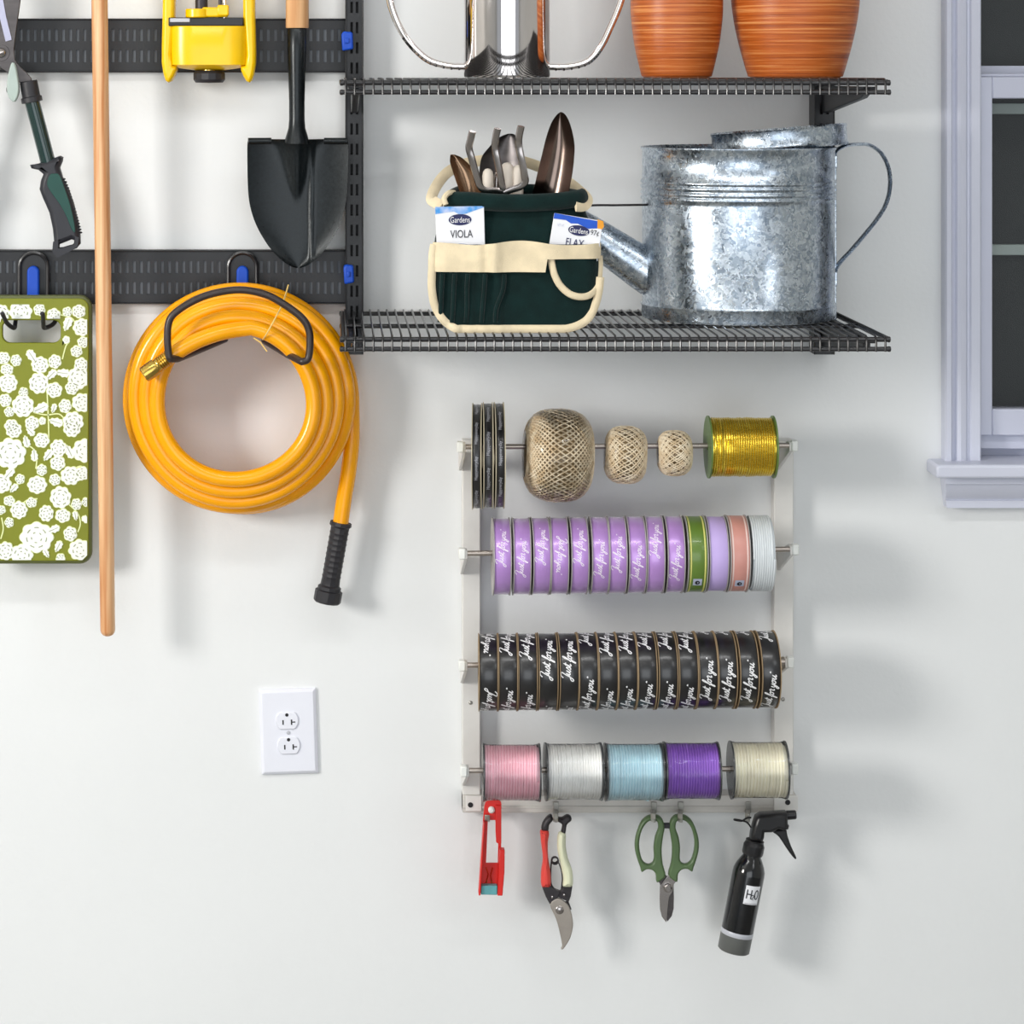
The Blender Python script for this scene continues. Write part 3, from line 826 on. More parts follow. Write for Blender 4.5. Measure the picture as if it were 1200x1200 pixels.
# hand fork
t = thing('hand_fork', F(590, 300, .02), 'chrome three-tined hand cultivator standing in the tool bag', 'hand fork')
def tine(pts, nm): 
    return ptube(F, pts, 0.0046, 8, name=nm, mt=M['steel'], parent=t, flat=(.55, 0.85))
tine([(551, 153, .05), (549, 162, .046), (547.5, 172, .04), (551, 185, .038), (556, 203, .034), (561, 217, .03), (568, 222, .028), (578, 222, .027), (588, 224, .027)], 'tine')
tine([(580, 149.5, .05), (578, 160, .046), (577.5, 171, .04), (580, 184, .038), (584, 204, .034), (587, 220, .028), (589, 232, .024)], 'tine')
tine([(607, 147, .05), (605, 158, .046), (605, 168, .04), (608, 184, .038), (612, 203, .034), (613, 212, .03), (607, 218, .028), (598, 221, .027), (588, 225, .027)], 'tine')
ptube(F, [(588, 222, .025), (590, 245, .012), (592, 300, .005)], .005, 10, name='shank', mt=M['steel'], parent=t)
# trowel
def trowel(name, rows, dd, cup, label, mt, tilt=0.0, handle=None):
    x0 = sum(rows[-1][1:]) / 2
    t = thing(name, F(x0, 300, dd), label, 'trowel')
    rr = [tuple(r) for r in crom(rows, 4)]
    MB().sheet(F, rr, lambda u, tt, x, y: dd - cup * (1 - u * u) + tilt * (1 - tt), .0012, 18).build('blade', mt, t, angle=70)
    xb = (rows[-1][1] + rows[-1][2]) / 2; yb = rows[-1][0]
    ptube(F, [(xb, yb - 12, dd - cup * .8), (xb - 2, yb + 20, dd - .006), (xb - 3, 300, dd - .006)], .005, 10, name='shank', mt=M['steel'], parent=t)
    return t
trowel('trowel', [(131, 654, 656), (134, 650, 660), (142, 644.5, 664.5), (155, 639.5, 668.5), (170, 635.5, 671), (185, 632, 670.5), (200, 628.5, 669), (215, 625, 666.5), (228, 621.5, 664), (245, 618, 660)], .02, .014,
       'pointed polished steel trowel standing tallest in the tool bag', M['trowel'], .01)
trowel('trowel', [(157, 596, 602), (160, 588, 606), (166, 580, 608), (174, 573, 609), (183, 566, 609), (195, 563, 609), (215, 562, 606)], -.012, .008,
       'grey steel trowel tip behind the hand cultivator tines', M['blade'], 0)
trowel('trowel', [(181, 527.5, 533), (184, 527, 540), (190, 527, 547), (200, 530, 556), (212, 534, 561), (226, 539, 563), (240, 543, 563)], .008, .008,
       'narrow bronze-toned trowel blade beside the strap end of the bag', M['tanblade'], 0)
for x, y, r, lab in ((571.5, 207, 6.6, 'short pale rounded handle end between the cultivator tines'), (594, 200, 8, 'tall pale rounded handle end between the cultivator tines'), (606.5, 203, 7.2, 'pale rounded handle end behind the last cultivator tine')):
    b_ = F(x, 255, .004)  # rounded pale ends taken for tool handles, the tools unknown
    t = MB().lathe(b_, (0, 0, 1), [(0, r * k * .8), ((255 - y - 8) * k, r * k * .95), ((255 - y + 1) * k, r * k), ((255 - y + 6) * k, r * k * .85), ((255 - y + 9) * k, r * k * .5), ((255 - y + 10) * k, 0)], 20).build('tool_handle_end', M['handlepale'], origin=b_)
    tag(t, lab, 'handle end', 'pale handle ends in the bag')

# ------------------------------------------------------------------ outlet
F = Fr(0.0)
t = thing('wall_outlet', F(338, 906), 'white duplex power outlet with cover plate', 'outlet')
def rot(x, y, cx=338, cy=856, a=-2.0):
    a = math.radians(a); X, Y = x - cx, y - cy
    return cx + X * math.cos(a) - Y * math.sin(a), cy + X * math.sin(a) + Y * math.cos(a)
ol = [rot(305, 806.5), rot(371.5, 806.5), rot(371.5, 906), rot(305, 906)]
m = MB()
inn = [rot(308.5, 810), rot(368, 810), rot(368, 902.5), rot(308.5, 902.5)]
vs = [F(x, y, 0) for x, y in ol] + [F(x, y, .0035) for x, y in ol] + [F(x, y, .0065) for x, y in inn]
m.add(vs, [(8, 9, 10, 11)] + [(i, (i + 1) % 4, 4 + (i + 1) % 4, 4 + i) for i in range(4)] + [(4 + i, 4 + (i + 1) % 4, 8 + (i + 1) % 4, 8 + i) for i in range(4)])
m.build('cover_plate', M['outlet'], t, bevel=.0006)
for cy, cx in ((842.5, 337), (871.5, 338)):
    olr = []
    for i in range(36):
        a = 2 * PI * i / 36
        x = 13.3 * math.cos(a); y = max(-9.6, min(10.2, 13.3 * math.sin(a)))
        olr.append(rot(cx + x, cy + y))
    rc = MB().prism(F, olr, .004, .0085).build('receptacle', M['outlet'], t, bevel=.0008)
    g = [rot(cx + 2.0 * math.cos(a) , cy - 6.7 + 2.0 * math.sin(a)) for a in [2 * PI * i / 12 for i in range(12)]]
    MB().prism(F, g, .0078, .0088).build('ground_hole', M['outletdark'], rc, smooth=False)
    s_ = [rot(cx - 5.5, cy - .8), rot(cx - 3.9, cy - .8), rot(cx - 3.9, cy + 4.6), rot(cx - 5.5, cy + 4.6)]
    MB().prism(F, s_, .0078, .0088).build('slot', M['outletdark'], rc, smooth=False)
    s_ = [rot(cx + 4.4, cy - 1.2), rot(cx + 6, cy - 1.2), rot(cx + 6, cy + 1.2), rot(cx + 9.6, cy + 1.2), rot(cx + 9.6, cy + 2.4), rot(cx + 6, cy + 2.4), rot(cx + 6, cy + 5), rot(cx + 4.4, cy + 5)]
    MB().prism(F, s_, .0078, .0088).build('slot', M['outletdark'], rc, smooth=False)
scx, scy = rot(338, 857)
sc_o = MB().lathe(F(scx, scy, .006), (0, -1, 0), [(0, .0024), (.0012, .0022), (.0016, .0012), (.0016, 0)], 16).build('screw', M['bandgrey'], t)

# ------------------------------------------------------------------ rail hooks
def hook_base(F, cx, ytop, ybot, label, name):
    t = thing(name, F(cx, ybot), label, 'hook', 'rail hooks with blue locks')
    w = 16.5
    ol = [(cx - w, ybot)] + [(cx - w * math.cos(a), ytop + w - w * math.sin(a)) for a in [PI * i / 16 for i in range(17)]] + [(cx + w, ybot)]
    MB().prism(F, ol, 0.0, .004).build('back_plate', M['black'], t, bevel=.001)
    rim = [F(x, y, .005) for x, y in ol]
    MB().tube(rim, .0024, 8).build('rim', M['wire'], t)
    r = 7
    yb = ybot - 2
    lk = [(cx - r, yb)] + [(cx - r * math.cos(a), ytop + 15 + r - r * math.sin(a)) for a in [PI * i / 12 for i in range(13)]] + [(cx + r, yb)]
    o = MB().prism(F, lk, .003, .012).build('lock_tab', M['blue'], t, bevel=.002)
    o['label'] = 'blue locking tab'
    return t
FR = Fr(0.0165)
th = hook_base(FR, 284.5, 296, 352, 'dark loop hook with blue lock carrying the yellow hose', 'hose_hook')
FH = Fr(0.10)
lp = [(199, 407), (198, 395), (199, 378), (205, 366), (225, 352), (250, 342), (282, 337.5), (312, 343), (336, 356), (355, 371), (362.5, 385), (363.5, 400), (362.5, 413)]
pts = [P(264, 397, .02), P(236, 409, .06), P(208, 420.5, .118)]
pts += [FH(x, y, .027) for x, y in crom([(200.5, 417.5), (199, 410)] + lp[1:] + [(360, 419), (354, 421)], 5)]
pts += [P(338, 416, .09), P(310, 399, .02)]
MB().tube(pts, .0042, 10).build('loop_wire', M['hookwire'], th)
tb = hook_base(FR, 40, 296, 366, 'dark double hook with blue lock carrying the green board', 'board_hook')
for x0 in (8, 54):
    F = Fr(0.03)
    ptube(F, [(x0 + 10, 366, -.012), (x0 + 10, 378, .0), (x0 + 10 if x0 < 20 else x0, 383, .014), (x0 + 4 if x0 < 20 else x0, 376, .03), (x0 + 1 if x0 < 20 else x0 + 1, 366, .042), (x0, 363, .045)], .0026, 10, name='prong', mt=M['rubber'], parent=tb)

# ------------------------------------------------------------------ hose
cx, cy = 278.5, 469.5
t = thing('garden_hose', P(280, 610, .06), 'coiled bright yellow garden hose with brass coupling', 'hose')
rt = .0092
pts = []
TOT = 360 * 3 + 75
def sp_r(f): return 86.5 + 46 * f
# end lying on the front of the coil
for x, y, d in crom([(200, 417, .113), (212, 409.5, .112), (232, 399, .108), (256, 390.5, .103), (276, 386.5, .098)], 4):
    pts.append(P(x, y, d))
a0, a1 = -80, -80 + 360 * 3.6 + 80
n = 340
for i in range(n + 1):
    f = i / n
    a = math.radians(a0 + (a1 - a0) * f)
    turns = (a0 + (a1 - a0) * f + 80) / 360
    r = 86 + 12.9 * turns + .8 * math.sin(3 * a + turns) - 30 * (max(0, f - .84) / .16) ** 1.5
    ox = 0.4 * turns; oy = 1.2 * math.sin(turns * 2)
    pts.append(P(cx + ox + r * math.cos(a), cy + oy + r * math.sin(a), max(.096 - .010 * turns - (.05 * max(0, f - .84) / .10), .03) + .003 * math.sin(2 * a)))
MB().tube(pts, rt, 14).build('front_coil', M['hose'], t)
pts = []
a0, a1 = -80, -80 + 360 * 3 + 80
for i in range(n + 1):
    f = i / n
    a = math.radians(a0 + (a1 - a0) * f)
    r = 93 + 39.5 * f
    pts.append(P(cx + 1 + r * math.cos(a), cy + r * math.sin(a), .052 - .012 * f))
for x, y, d in crom([(412.5, 492, .04), (412, 520, .039), (408, 555, .038), (403, 585, .037), (398, 622, .037)], 5)[1:]:
    pts.append(P(x, y, d))
MB().tube(pts, rt, 14).build('rear_coil', M['hose'], t)
# brass coupling
c0, c1 = P(197, 419, .113), P(168, 440, .117)
ax = (c1 - c0); Ln = ax.length
pf = [(-.004, .0075), (0, .0088)]
for i in range(5):
    q = i * .0026
    pf += [(q + .0004, .0088), (q + .0012, .0078), (q + .0022, .0088)]
pf += [(.0145, .0076), (.016, .0076), (.0165, .0092), (.018, .0096), (.027, .0096), (Ln - .001, .0092), (Ln, .0075), (Ln - .004, .007), (Ln - .004, 0)]
o = MB().lathe(c0, ax, pf, 24).build('coupling', M['brass'], t); o['label'] = 'ribbed brass hose coupling'
# black sleeve on the free end
c0, c1 = P(399.5, 613, .037), P(383, 706, .036)
ax = c1 - c0; Ln = ax.length
pf = [(-.001, .0095), (-.001, .0125), (.003, .0128), (.005, .0108)]
for i in range(9):
    q = .010 + i * .0064
    pf += [(q, .0106), (q + .0015, .0112), (q + .003, .0106)]
pf += [(Ln * .78, .0112), (Ln * .80, .0136), (Ln * .84, .0136), (Ln * .85, .016), (Ln - .002, .016), (Ln, .0145), (Ln, .011), (Ln - .008, .0105), (Ln - .008, 0)]
o = MB().lathe(c0, ax, pf, 12).build('end_sleeve', M['rubber'], t, angle=25); o['label'] = 'black ribbed rubber sleeve on the free end'
# twist ties
tt = MB()
tt.tube([P(x, y, d) for x, y, d in crom([(338, 334, .085), (331, 356, .108), (322, 374, .112), (312, 392, .108), (308, 398, .096)], 4)], .0009, 5)
tt.tube([P(x, y, d) for x, y, d in ((297, 396, .1), (305, 401, .102), (313, 412, .104))], .0008, 5)
tt.build('twist_tie', M['tie'], t)

# ------------------------------------------------------------------ cutting board
F = Fr(0.045)
def rrect(x0, y0, x1, y1, r, n=6):
    o = []
    for (ccx, ccy, a) in ((x1 - r, y0 + r, -90), (x1 - r, y1 - r, 0), (x0 + r, y1 - r, 90), (x0 + r, y0 + r, 180)):
        for i in range(n + 1):
            q = math.radians(a + 90 * i / n); o.append((ccx + r * math.cos(q), ccy + r * math.sin(q)))
    return o
bx0, bx1, by0, by1 = -30, 105, 349, 656
t = thing('cutting_board', F(38, by1), 'green cutting board with white flower print and handle slot', 'cutting board')
slot = rrect(4, 374.5, 72, 401, 9)
MB().fill(F, [rrect(bx0, by0, bx1, by1, 11), slot], 0.0, .009, .0012).build('board', M['boardgreen'], t, angle=50)
MB().tube([F(x, y, .0045) for x, y in rrect(bx0, by0, bx1, by1, 11)], .0038, 8, closed=True).build('rim', M['boardrim'], t)
fl = []
for x, y, r in ((20,200,80),(190,185,92),(355,165,55),(480,215,62),(600,185,45),(700,180,60),(600,290,-60),(730,320,78),(590,430,36),(680,530,52),(740,450,50),(40,590,55),(150,610,52),(290,575,-60),(360,650,74),(490,620,62),(70,690,52),(80,810,84),(350,810,92),(460,735,-52),(485,870,68),(560,720,-58),(720,650,66),(700,760,100),(640,850,62),(215,890,46),(55,960,58),(210,1010,97),(365,1030,-66),(580,1010,62),(730,980,82),(480,1030,-40),(90,1060,46),(650,1150,92),(500,1150,-60),(290,1160,62),(110,1185,60),(380,1140,36)):
    fl.append((x / 7.5, 340 + y / 7.5, r / 7.0))
for x, y, r in ((130,20,70),(640,0,82),(275,30,-46),(375,110,66),(520,180,78),(100,225,132),(620,210,-58),(430,240,-54),(240,120,-50),(310,240,-50),(515,310,66),(750,200,102),(375,370,52),(490,455,52),(630,420,82),(730,400,62),(185,450,46),(20,490,82),(90,400,-55),(335,500,78),(130,530,-44),(540,610,97),(90,640,46),(285,655,46),(680,670,52),(765,650,42),(175,720,78),(415,750,72),(560,770,62),(670,770,-40),(90,830,46),(15,720,42),(330,960,132),(480,890,-52),(625,930,66),(770,810,-48),(520,1040,-50),(710,1070,92),(60,1080,82),(200,1115,95),(540,1145,46),(415,1100,-40)):
    fl.append((x / 7.5, 500 + y / 7.5, r / 7.0))
rg = random.Random(3)
for i in range(26):
    fl.append((rg.uniform(-28, -6), rg.uniform(410, 650), rg.choice([6, 8, 10, -7])))
def clip(poly):
    def half(poly, f):
        out = []
        for i in range(len(poly)):
            a, b_ = poly[i - 1], poly[i]
            fa, fb = f(a), f(b_)
            if (fa >= 0) != (fb >= 0):
                q = fa / (fa - fb); out.append((a[0] + (b_[0] - a[0]) * q, a[1] + (b_[1] - a[1]) * q))
            if fb >= 0: out.append(b_)
        return out
    for f in (lambda p: p[0] - (bx0 + 2), lambda p: (bx1 - 2) - p[0], lambda p: p[1] - (by0 + 7), lambda p: (by1 - 1.5) - p[1],
              lambda p: (bx1 - 6 + by1 - 3) - (p[0] + p[1])):
        if len(poly) < 3: return []
        poly = half(poly, f)
    return poly
white, rimm, dots = MB(), MB(), MB()
def inslot(x, y): return 2 < x < 74 and 372 < y < 403.5
zi = 0
for (x, y, r) in fl:
    zi += 1
    zo = .0001 + zi * .000004
    ph = rg.uniform(0, 6.28)
    def shape(R):
        if r > 0:
            npt = 5 if r < 7 else (6 if r < 10 else 8)
            return [(x + R * (0.86 + .14 * abs(math.sin(npt * (a + ph) / 2))) * math.cos(a) * (1.0 + .1 * math.sin(ph)), y + R * (.86 + .14 * abs(math.sin(npt * (a + ph) / 2))) * math.sin(a)) for a in [2 * PI * i / 56 for i in range(56)]]
        R = abs(R) * 1.05
        pts_ = []
        for i in range(32):
            a = 2 * PI * i / 32
            lx = R * math.cos(a); ly = R * .55 * math.sin(a) * (1 - .35 * math.cos(a)) + (.08 * R * math.sin(9 * a))
            pts_.append((x + lx * math.cos(ph) - ly * math.sin(ph), y + lx * math.sin(ph) + ly * math.cos(ph)))
        return pts_
    for mbx, R, zq in ((rimm, abs(r) if r > 0 else r, zo), (white, (abs(r) - .8) * (1 if r > 0 else -1), zo + .0007)):
        pl = clip(shape(R))
        if len(pl) < 3: continue
        # keep clear of the handle slot
        pl = [(px_, (372.5 if py_ < 388 else 404) if inslot(px_, py_) else py_) for px_, py_ in pl]
        cxx = sum(p[0] for p in pl) / len(pl); cyy = sum(p[1] for p in pl) / len(pl)
        if inslot(cxx, cyy): cyy = 372 if cyy < 388 else 404
        nq = len(pl)
        mbx.add([F(a, b_, .0092 + zq) for a, b_ in pl] + [F(cxx, cyy, .0092 + zq)], [(i, (i + 1) % nq, nq) for i in range(nq)])
    if r > 0:
        for ring, cnt in ((.32, 5), (.62, 7)):
            if r < 6 and ring > .5: continue
            for i in range(cnt):
                a = ph + 2 * PI * i / cnt + ring
                arc = [(x + r * ring * math.cos(a + q), y + r * ring * math.sin(a + q) ) for q in (0, .15, .3, .45)]
                if all(bx0 + 3 < p[0] < bx1 - 3 and by0 + 7 < p[1] < by1 - 3 and not inslot(*p) for p in arc):
                    dots.strip(arc, 1.0, lambda u, v: F(u, v, .0107))
    else:
        R = abs(r)
        arc = [(x + R * q * math.cos(ph), y + R * q * math.sin(ph)) for q in (-.7, -.2, .3, .8)]
        if all(bx0 + 3 < p[0] < bx1 - 3 and by0 + 7 < p[1] < by1 - 3 and not inslot(*p) for p in arc):
            dots.strip(arc, .5, lambda u, v: F(u, v, .0107))
for st in (((56, 455), (57, 475), (58, 500), (58, 515)), ((40, 482), (55, 485), (70, 484), (78, 492)), ((72, 368), (85, 372), (90, 380)), ((74, 420), (78, 405), (82, 400)), ((82, 590), (92, 600), (95, 612), (92, 622)), ((34, 520), (44, 530), (43, 548)), ((3, 605), (5, 618), (2, 630)), ((88, 548), (96, 545), (103, 553)), ((26, 590), (34, 584), (45, 583))):
    rimm.strip(crom(st, 5), 1.5, lambda u, v: F(u, v, .0094))
pr = rimm.build('flower_outline_print', M['printrim'], t, smooth=False); pr['kind'] = 'stuff'
pr = white.build('flower_print', M['printwhite'], t, smooth=False); pr['kind'] = 'stuff'
pr = dots.build('flower_line_print', M['printgrey'], t, smooth=False); pr['kind'] = 'stuff'

# ------------------------------------------------------------------ wooden pole
a_, b_ = P(126.3, 741, .085), P(116.4, -20, .085)
ax = b_ - a_
top = .93
o = MB().lathe(a_, ax, [(-.0045, 0), (-.0040, .0035), (-.0025, .0062), (0, .0078), (.003, .0085), (.4, .0092), (top, .0095)], 28).build('tool_pole', M['ash'], origin=a_)
tag(o, 'long round ash-wood tool handle hanging in front of the rails', 'pole')

# ------------------------------------------------------------------ hedge shears
F = Fr(0.06)
t = thing('hedge_shears', F(3, 295), 'hedge shears with steel blades and dark green ribbed grips', 'shears')
def Z(pts_, ox=0, oy=0, s=4.0): return [(ox + x / s, oy + y / s) for x, y in pts_]
for sgn in (1, -1):
    mx = (lambda x: x) if sgn == 1 else (lambda x: 2 * 2.5 - x)
    d0 = .004 if sgn == 1 else -.002
    bl = [(30, -165), (27, -40), (25, 0), (21.5, 25), (19.5, 40), (17.3, 58), (18.5, 70), (24, 78), (32, 85), (37, 91), (38.5, 95), (24, 97), (14, 88), (2, 80), (-8, 68), (-10, 55), (-4, 30), (8, -40), (20, -150)]
    MB().prism(F, [(mx(x), y) for x, y in bl], d0, d0 + .004).build('blade', M['blade'], t, bevel=.0008)
    if sgn == 1:
        MB().prism(F, [(-2, -20), (3, -10), (8.5, 20), (14.5, 44), (15, 47), (7.5, 49), (1, 22), (-6, -10)], d0 + .004, d0 + .0052).build('ground_edge', M['blade_light'], t, bevel=.0004)
    lug = [(15, 75), (12, 86), (10, 100), (11.5, 112), (17, 119), (21, 117), (24, 106), (23, 92), (20, 77), (17.5, 73.5)]
    MB().prism(F, [(mx(x), y) for x, y in crom(lug, 3, True)], d0 + .002, d0 + .014).build('buffer', M['lug'], t, bevel=.003)
    MB().lathe(F(mx(11), 105, d0 + .006), (-sgn, 0, 0), [(0, .004), (.001, .004), (.002, .0025), (.002, 0)], 14).build('buffer_bumper', M['rubber'], t)
    q0, q1 = F(mx(34), 95, d0 + .002), F(mx(38.5), 120, d0 + .002)
    MB().lathe(q0, q1 - q0, [(0, .0095), (.001, .0103), (.018, .0105), (.019, .0122), (.0245, .0122), (.025, .009)], 20).build('ferrule', M['rubber'], t, angle=25)
    q0, q1 = F(mx(38), 118, d0 + .002), F(mx(57), 190, d0 + .002)
    MB().tube([q0, q1], [.0088, .0088], 20).build('shaft', M['darkgreen'], t)
    gr = Z([(145, 772), (185, 765), (260, 738), (285, 729), (299, 736), (296, 755), (284, 785), (297, 830), (325, 885), (348, 950), (370, 1040), (379, 1100), (380, 1140), (362, 1162), (300, 1180), (268, 1184), (256, 1168), (258, 1130), (252, 1070), (236, 995), (205, 925), (190, 885), (196, 845), (208, 815), (185, 795), (152, 788)])
    hole = Z([(276, 1145), (300, 1136), (340, 1120), (352, 1124), (350, 1138), (330, 1152), (280, 1176), (274, 1168)])
    gp = MB().fill(F, [[(mx(x), y) for x, y in gr], [(mx(x), y) for x, y in hole]], d0 - .008, d0 + .012, .0055).build('grip', M['grip'], t, angle=60)
    ins = Z([(240, 818), (262, 812), (285, 818), (310, 880), (338, 965), (356, 1050), (358, 1085), (342, 1070), (318, 1010), (285, 950), (248, 900), (228, 860)])
    MB().prism(F, [(mx(x), y) for x, y in crom(ins, 3, True)], d0 + .010, d0 + .0132).build('grip_inlay', M['gripgreen'], gp, bevel=.001)
    rd = MB()
    for i in range(19):
        f = i / 18
        x = (302 + 78 * f ** .85) / 4 + .6; y = (838 + 250 * f) / 4
        rd.ball(F(mx(x), y, d0 + .004), .0016, 8, (1.1, 3.0, .75))
    o = rd.build('grip_ridges', M['rubber'], gp); o['kind'] = 'stuff'
o = MB().lathe(F(2.5, 62, .008), (0, -1, 0), [(0, .0055), (.003, .0055), (.005, .004), (.006, 0)], 18).build('pivot_bolt', M['steel'], t)
MB().lathe(F(2.5, 62, .008), (0, -1, 0), [(0, .0095), (.001, .0093), (.001, 0)], 24).build('pivot_washer', M['blade'], t)

# ------------------------------------------------------------------ yellow sprinkler
F = Fr(0.05)
t = thing('sprinkler', F(245, 97), 'yellow plastic sprinkler hanging nozzle-down on the upper rail', 'sprinkler')
def Z9(p): return [(180 + x / 9.23, y / 9.23) for x, y in p]
leg = Z9([(118, -700), (108, 200), (100, 500), (100, 680), (118, 800), (140, 870), (168, 892), (200, 878), (235, 820), (258, 760), (262, 715), (215, 712), (205, 600), (235, 200), (245, -700)])
cxl = 180 + 605 / 9.23
for sgn in (1, -1):
    mx = (lambda x: x) if sgn == 1 else (lambda x: 2 * cxl - x)
    MB().fill(F, [[(mx(x), y) for x, y in leg]], -.014, .024, .004).build('leg', M['yellow'], t, angle=50)
bod = MB()
secs = []
nb = 40
yt, yb_ = 31, 77
m = MB()
for (y, sx) in ((yt, 1.0), (yt + 1, 1.02), (60, 1.02), (76, 1.0), (80, .78), (82.5, .35)):
    for q in range(nb):
        ex, ey = sup(2 * PI * q / nb, 0.55)
        m.v.append(F(cxl + ex * 45 * sx, y, .0 + ey * .034 * sx))
for i in range(5):
    for q in range(nb): m.f.append((i * nb + q, i * nb + (q + 1) % nb, (i + 1) * nb + (q + 1) % nb, (i + 1) * nb + q))
m.f.append(tuple(range(nb))); m.f.append(tuple(5 * nb + q for q in range(nb)))
m.build('body', M['yellow'], t, angle=35)
MB().lathe(F(cxl, 82, .006), (0, 0, -1), [(-.003, .008), (.0005, .009), (.001, .0165), (.004, .0185), (.011, .0185), (.0145, .016), (.015, 0)], 14).build('knob', M['rubber'], t, angle=25)
MB().lathe(F(cxl - .5, 80.5, .008), (0, 0, -1), [(0, .0085), (.003, .0085)], 20).build('brass_ring', M['brass'], t)
MB().fbox(F, 199, 21, 286, 31, .014, .026).build('crossbar', M['blackplastic'], t, bevel=.001)
MB().fbox(F, 201, 22, 224, 26.5, .026, .028).build('trim_plate', M['bandgrey'], t, bevel=.0006)
o = MB().lathe(F(232, 21, .018), (0, 0, 1), [(0, .0125), (.001, .0135)] + [q for i in range(0) for q in ()] + [(.009, .0135), (.010, .0125), (.010, 0)], 18).build('collar', M['yellow'], t, angle=25)
MB().fbox(F, 238, 9, 268, 20.5, .01, .026).build('collar_arm', M['yellow'], t, bevel=.002)
MB().fbox(F, 256, 6.5, 269, 19, .012, .03).build('collar_block', M['yellow'], t, bevel=.0015)
MB().lathe(F(237, 12, .016), (0, 0, 1), [(0, .0072), (.085, .0072), (.087, .005), (.087, 0)], 20).build('riser', M['darksteel'], t)
MB().lathe(F(259, 32, .02), (0, 0, 1), [(0, .0022), (.07, .0022)], 12).build('pin', M['darksteel'], t)
MB().lathe(F(264, 32, .02), (0, 0, 1), [(0, .0018), (.07, .0018)], 12).build('pin', M['chrome'], t)

# ------------------------------------------------------------------ shovel
F = Fr(0.06)
t = thing('shovel', F(349, 315), 'black steel shovel with wooden shaft hanging blade-down', 'shovel')
MB().lathe(F(348.5, 33, .008), (0, 0, 1), [(0, .0128), (.001, .0132), (.33, .0132)], 24).build('shaft', M['shaftwood'], t)
pf = [(33, 10.6), (34, 11.2), (60, 11), (90, 10), (120, 9.2), (140, 9.2), (150, 10), (160, 13), (168, 15)]
so = MB()
base = F(348, 0, .008)
zz0 = F(0, 168).z
so.lathe(Vector((base.x, base.y, zz0)), (0, 0, 1), [((168 - y) * F.k, r * F.k) for y, r in pf[::-1]], 28)
so.build('socket', M['forged'], t, angle=60)
rows = [(163, 291, 407), (170, 290, 408), (190, 290, 408), (215, 290.5, 407), (235, 292, 405.5), (252, 296, 402), (266, 301.5, 397), (278, 308, 390.5), (290, 316, 382.5), (300, 325, 374), (307, 333, 366), (312, 341, 358), (314, 347, 352)]
rows = [tuple(r) for r in crom(rows, 3)]
def sdep(u, tt, x, y):
    d = -.004 + .010 * (u * u) * (1 - .5 * tt)
    w = 19 * max(0, 1 - tt / .34)
    if w > 0.3: d += .018 * math.exp(-((x - 348) / (w + 1.5)) ** 2) * max(0, 1 - tt / .34)
    d += .0018 * math.exp(-((x - 365) / 2.0) ** 2) * (1 if tt < .9 else 0)
    return d
MB().sheet(F, rows, sdep, .0018, 48).build('blade', M['forged'], t, angle=70)
for x0, x1 in ((291, 318), (380, 407)):
    MB().tube([F(x, 165, .004 + .008 * abs((x - 349) / 58) ** 2 * .5) for x in (x0, (x0 + x1) / 2, x1)], .0042, 10, flat=(1, .9)).build('foot_tread', M['forged'], t)

# ------------------------------------------------------------------ ribbon rack
RD = 0.11                 # rod distance from the wall
FRD = Fr(RD)
K = FRD.k
F0 = Fr(0.0)
FP = Fr(0.022)            # front face of the posts
rods = [((543, 523.5), (927, 522)), ((545, 648.5), (928, 643.5)), ((545, 779.5), (922, 775.5)), ((547, 903), (927, 900.5))]
rack = thing('ribbon_rack', F0(736, 951), 'white metal wall rack with four rods of ribbon and cord', 'rack')
for x0, x1 in ((542, 563), (907, 930)):
    m = MB().box(FP(x0, 516) - Vector((0, 0, 0)), Vector((FP(x1, 516).x, 0, FP(x1, 952).z)))
    m.build('post', M['rackwhite'], rack, bevel=.0012)
    for y in ((823.5,) if x0 < 700 else (819.5,)):
        MB().ball(FP((x0 + x1) / 2 - 1, y, .0), .0024, 12, (1, .6, 1)).build('screw', M['zinc'], rack)
m = MB().box(FP(542, 931, .004), Vector((FP(933, 0).x, 0.0, FP(0, 951.5).z)))
m.build('bottom_board', M['rackplate'], rack, bevel=.001)
m = MB().box(FP(542, 943.5, .0055), FP(933, 946, .003)); m.build('board_lip', M['rackplate'], rack, bevel=.0005)
for x0, x1, hx, hy in ((545.5, 564, 551, 941.5), (906, 934, 922, 938.5)):
    pl = MB().fbox(FP, x0, 931, x1, 949, .0045, .0065).build('end_plate', M['rackwhite'], rack, bevel=.0006)
    MB().lathe(FP(hx, hy, .006), (0, -1, 0), [(0, .0032), (.0012, .0030), (.0012, 0)], 16).build('hole', M['outletdark'], pl)
for i, (a, b_) in enumerate(rods):
    p0, p1 = FRD(*a), FRD(*b_)
    MB().tube([p0, p1], .0031, 14).build('rod', M['rod'], rack)
    for j, p in enumerate((p0, p1)):
        sx = -1 if j == 0 else 1
        # bracket: sloping arm from the post up to the rod end, with a white end cap
        xa = p.x + (-.0015 if j == 0 else -.0025); xb = xa + .004
        prof = [(-RD - .004, p.z + .004), (-RD - .004, p.z - .006), (-.022, p.z - .040), (-.022, p.z - .018), (-RD + .012, p.z + .004)]
        arm = MB().profile_x(prof, xa, xb).build('bracket', M['rackwhite'], rack, bevel=.0008)
        MB().box((p.x + sx * .0035 - .0038, p.y - .0065, p.z - .006), (p.x + sx * .0035 + .0038, p.y + .0065, p.z + .006)).build('end_cap', M['capwhite'], arm, bevel=.0015)
for x in (651, 765.5, 797, 876):
    h = MB()
    h.box(FP(x - 3.2, 938, .0056), FP(x + 3.2, 951, .0075))
    h.tube([P(x, 949, .029), P(x, 956, .036), P(x, 962, .047), P(x, 962.5, .057), P(x, 959, .0625), P(x, 953, .0625)], .0033, 8, flat=(.35, 1))
    h.build('hook', M['zinc'], rack, bevel=.0005)
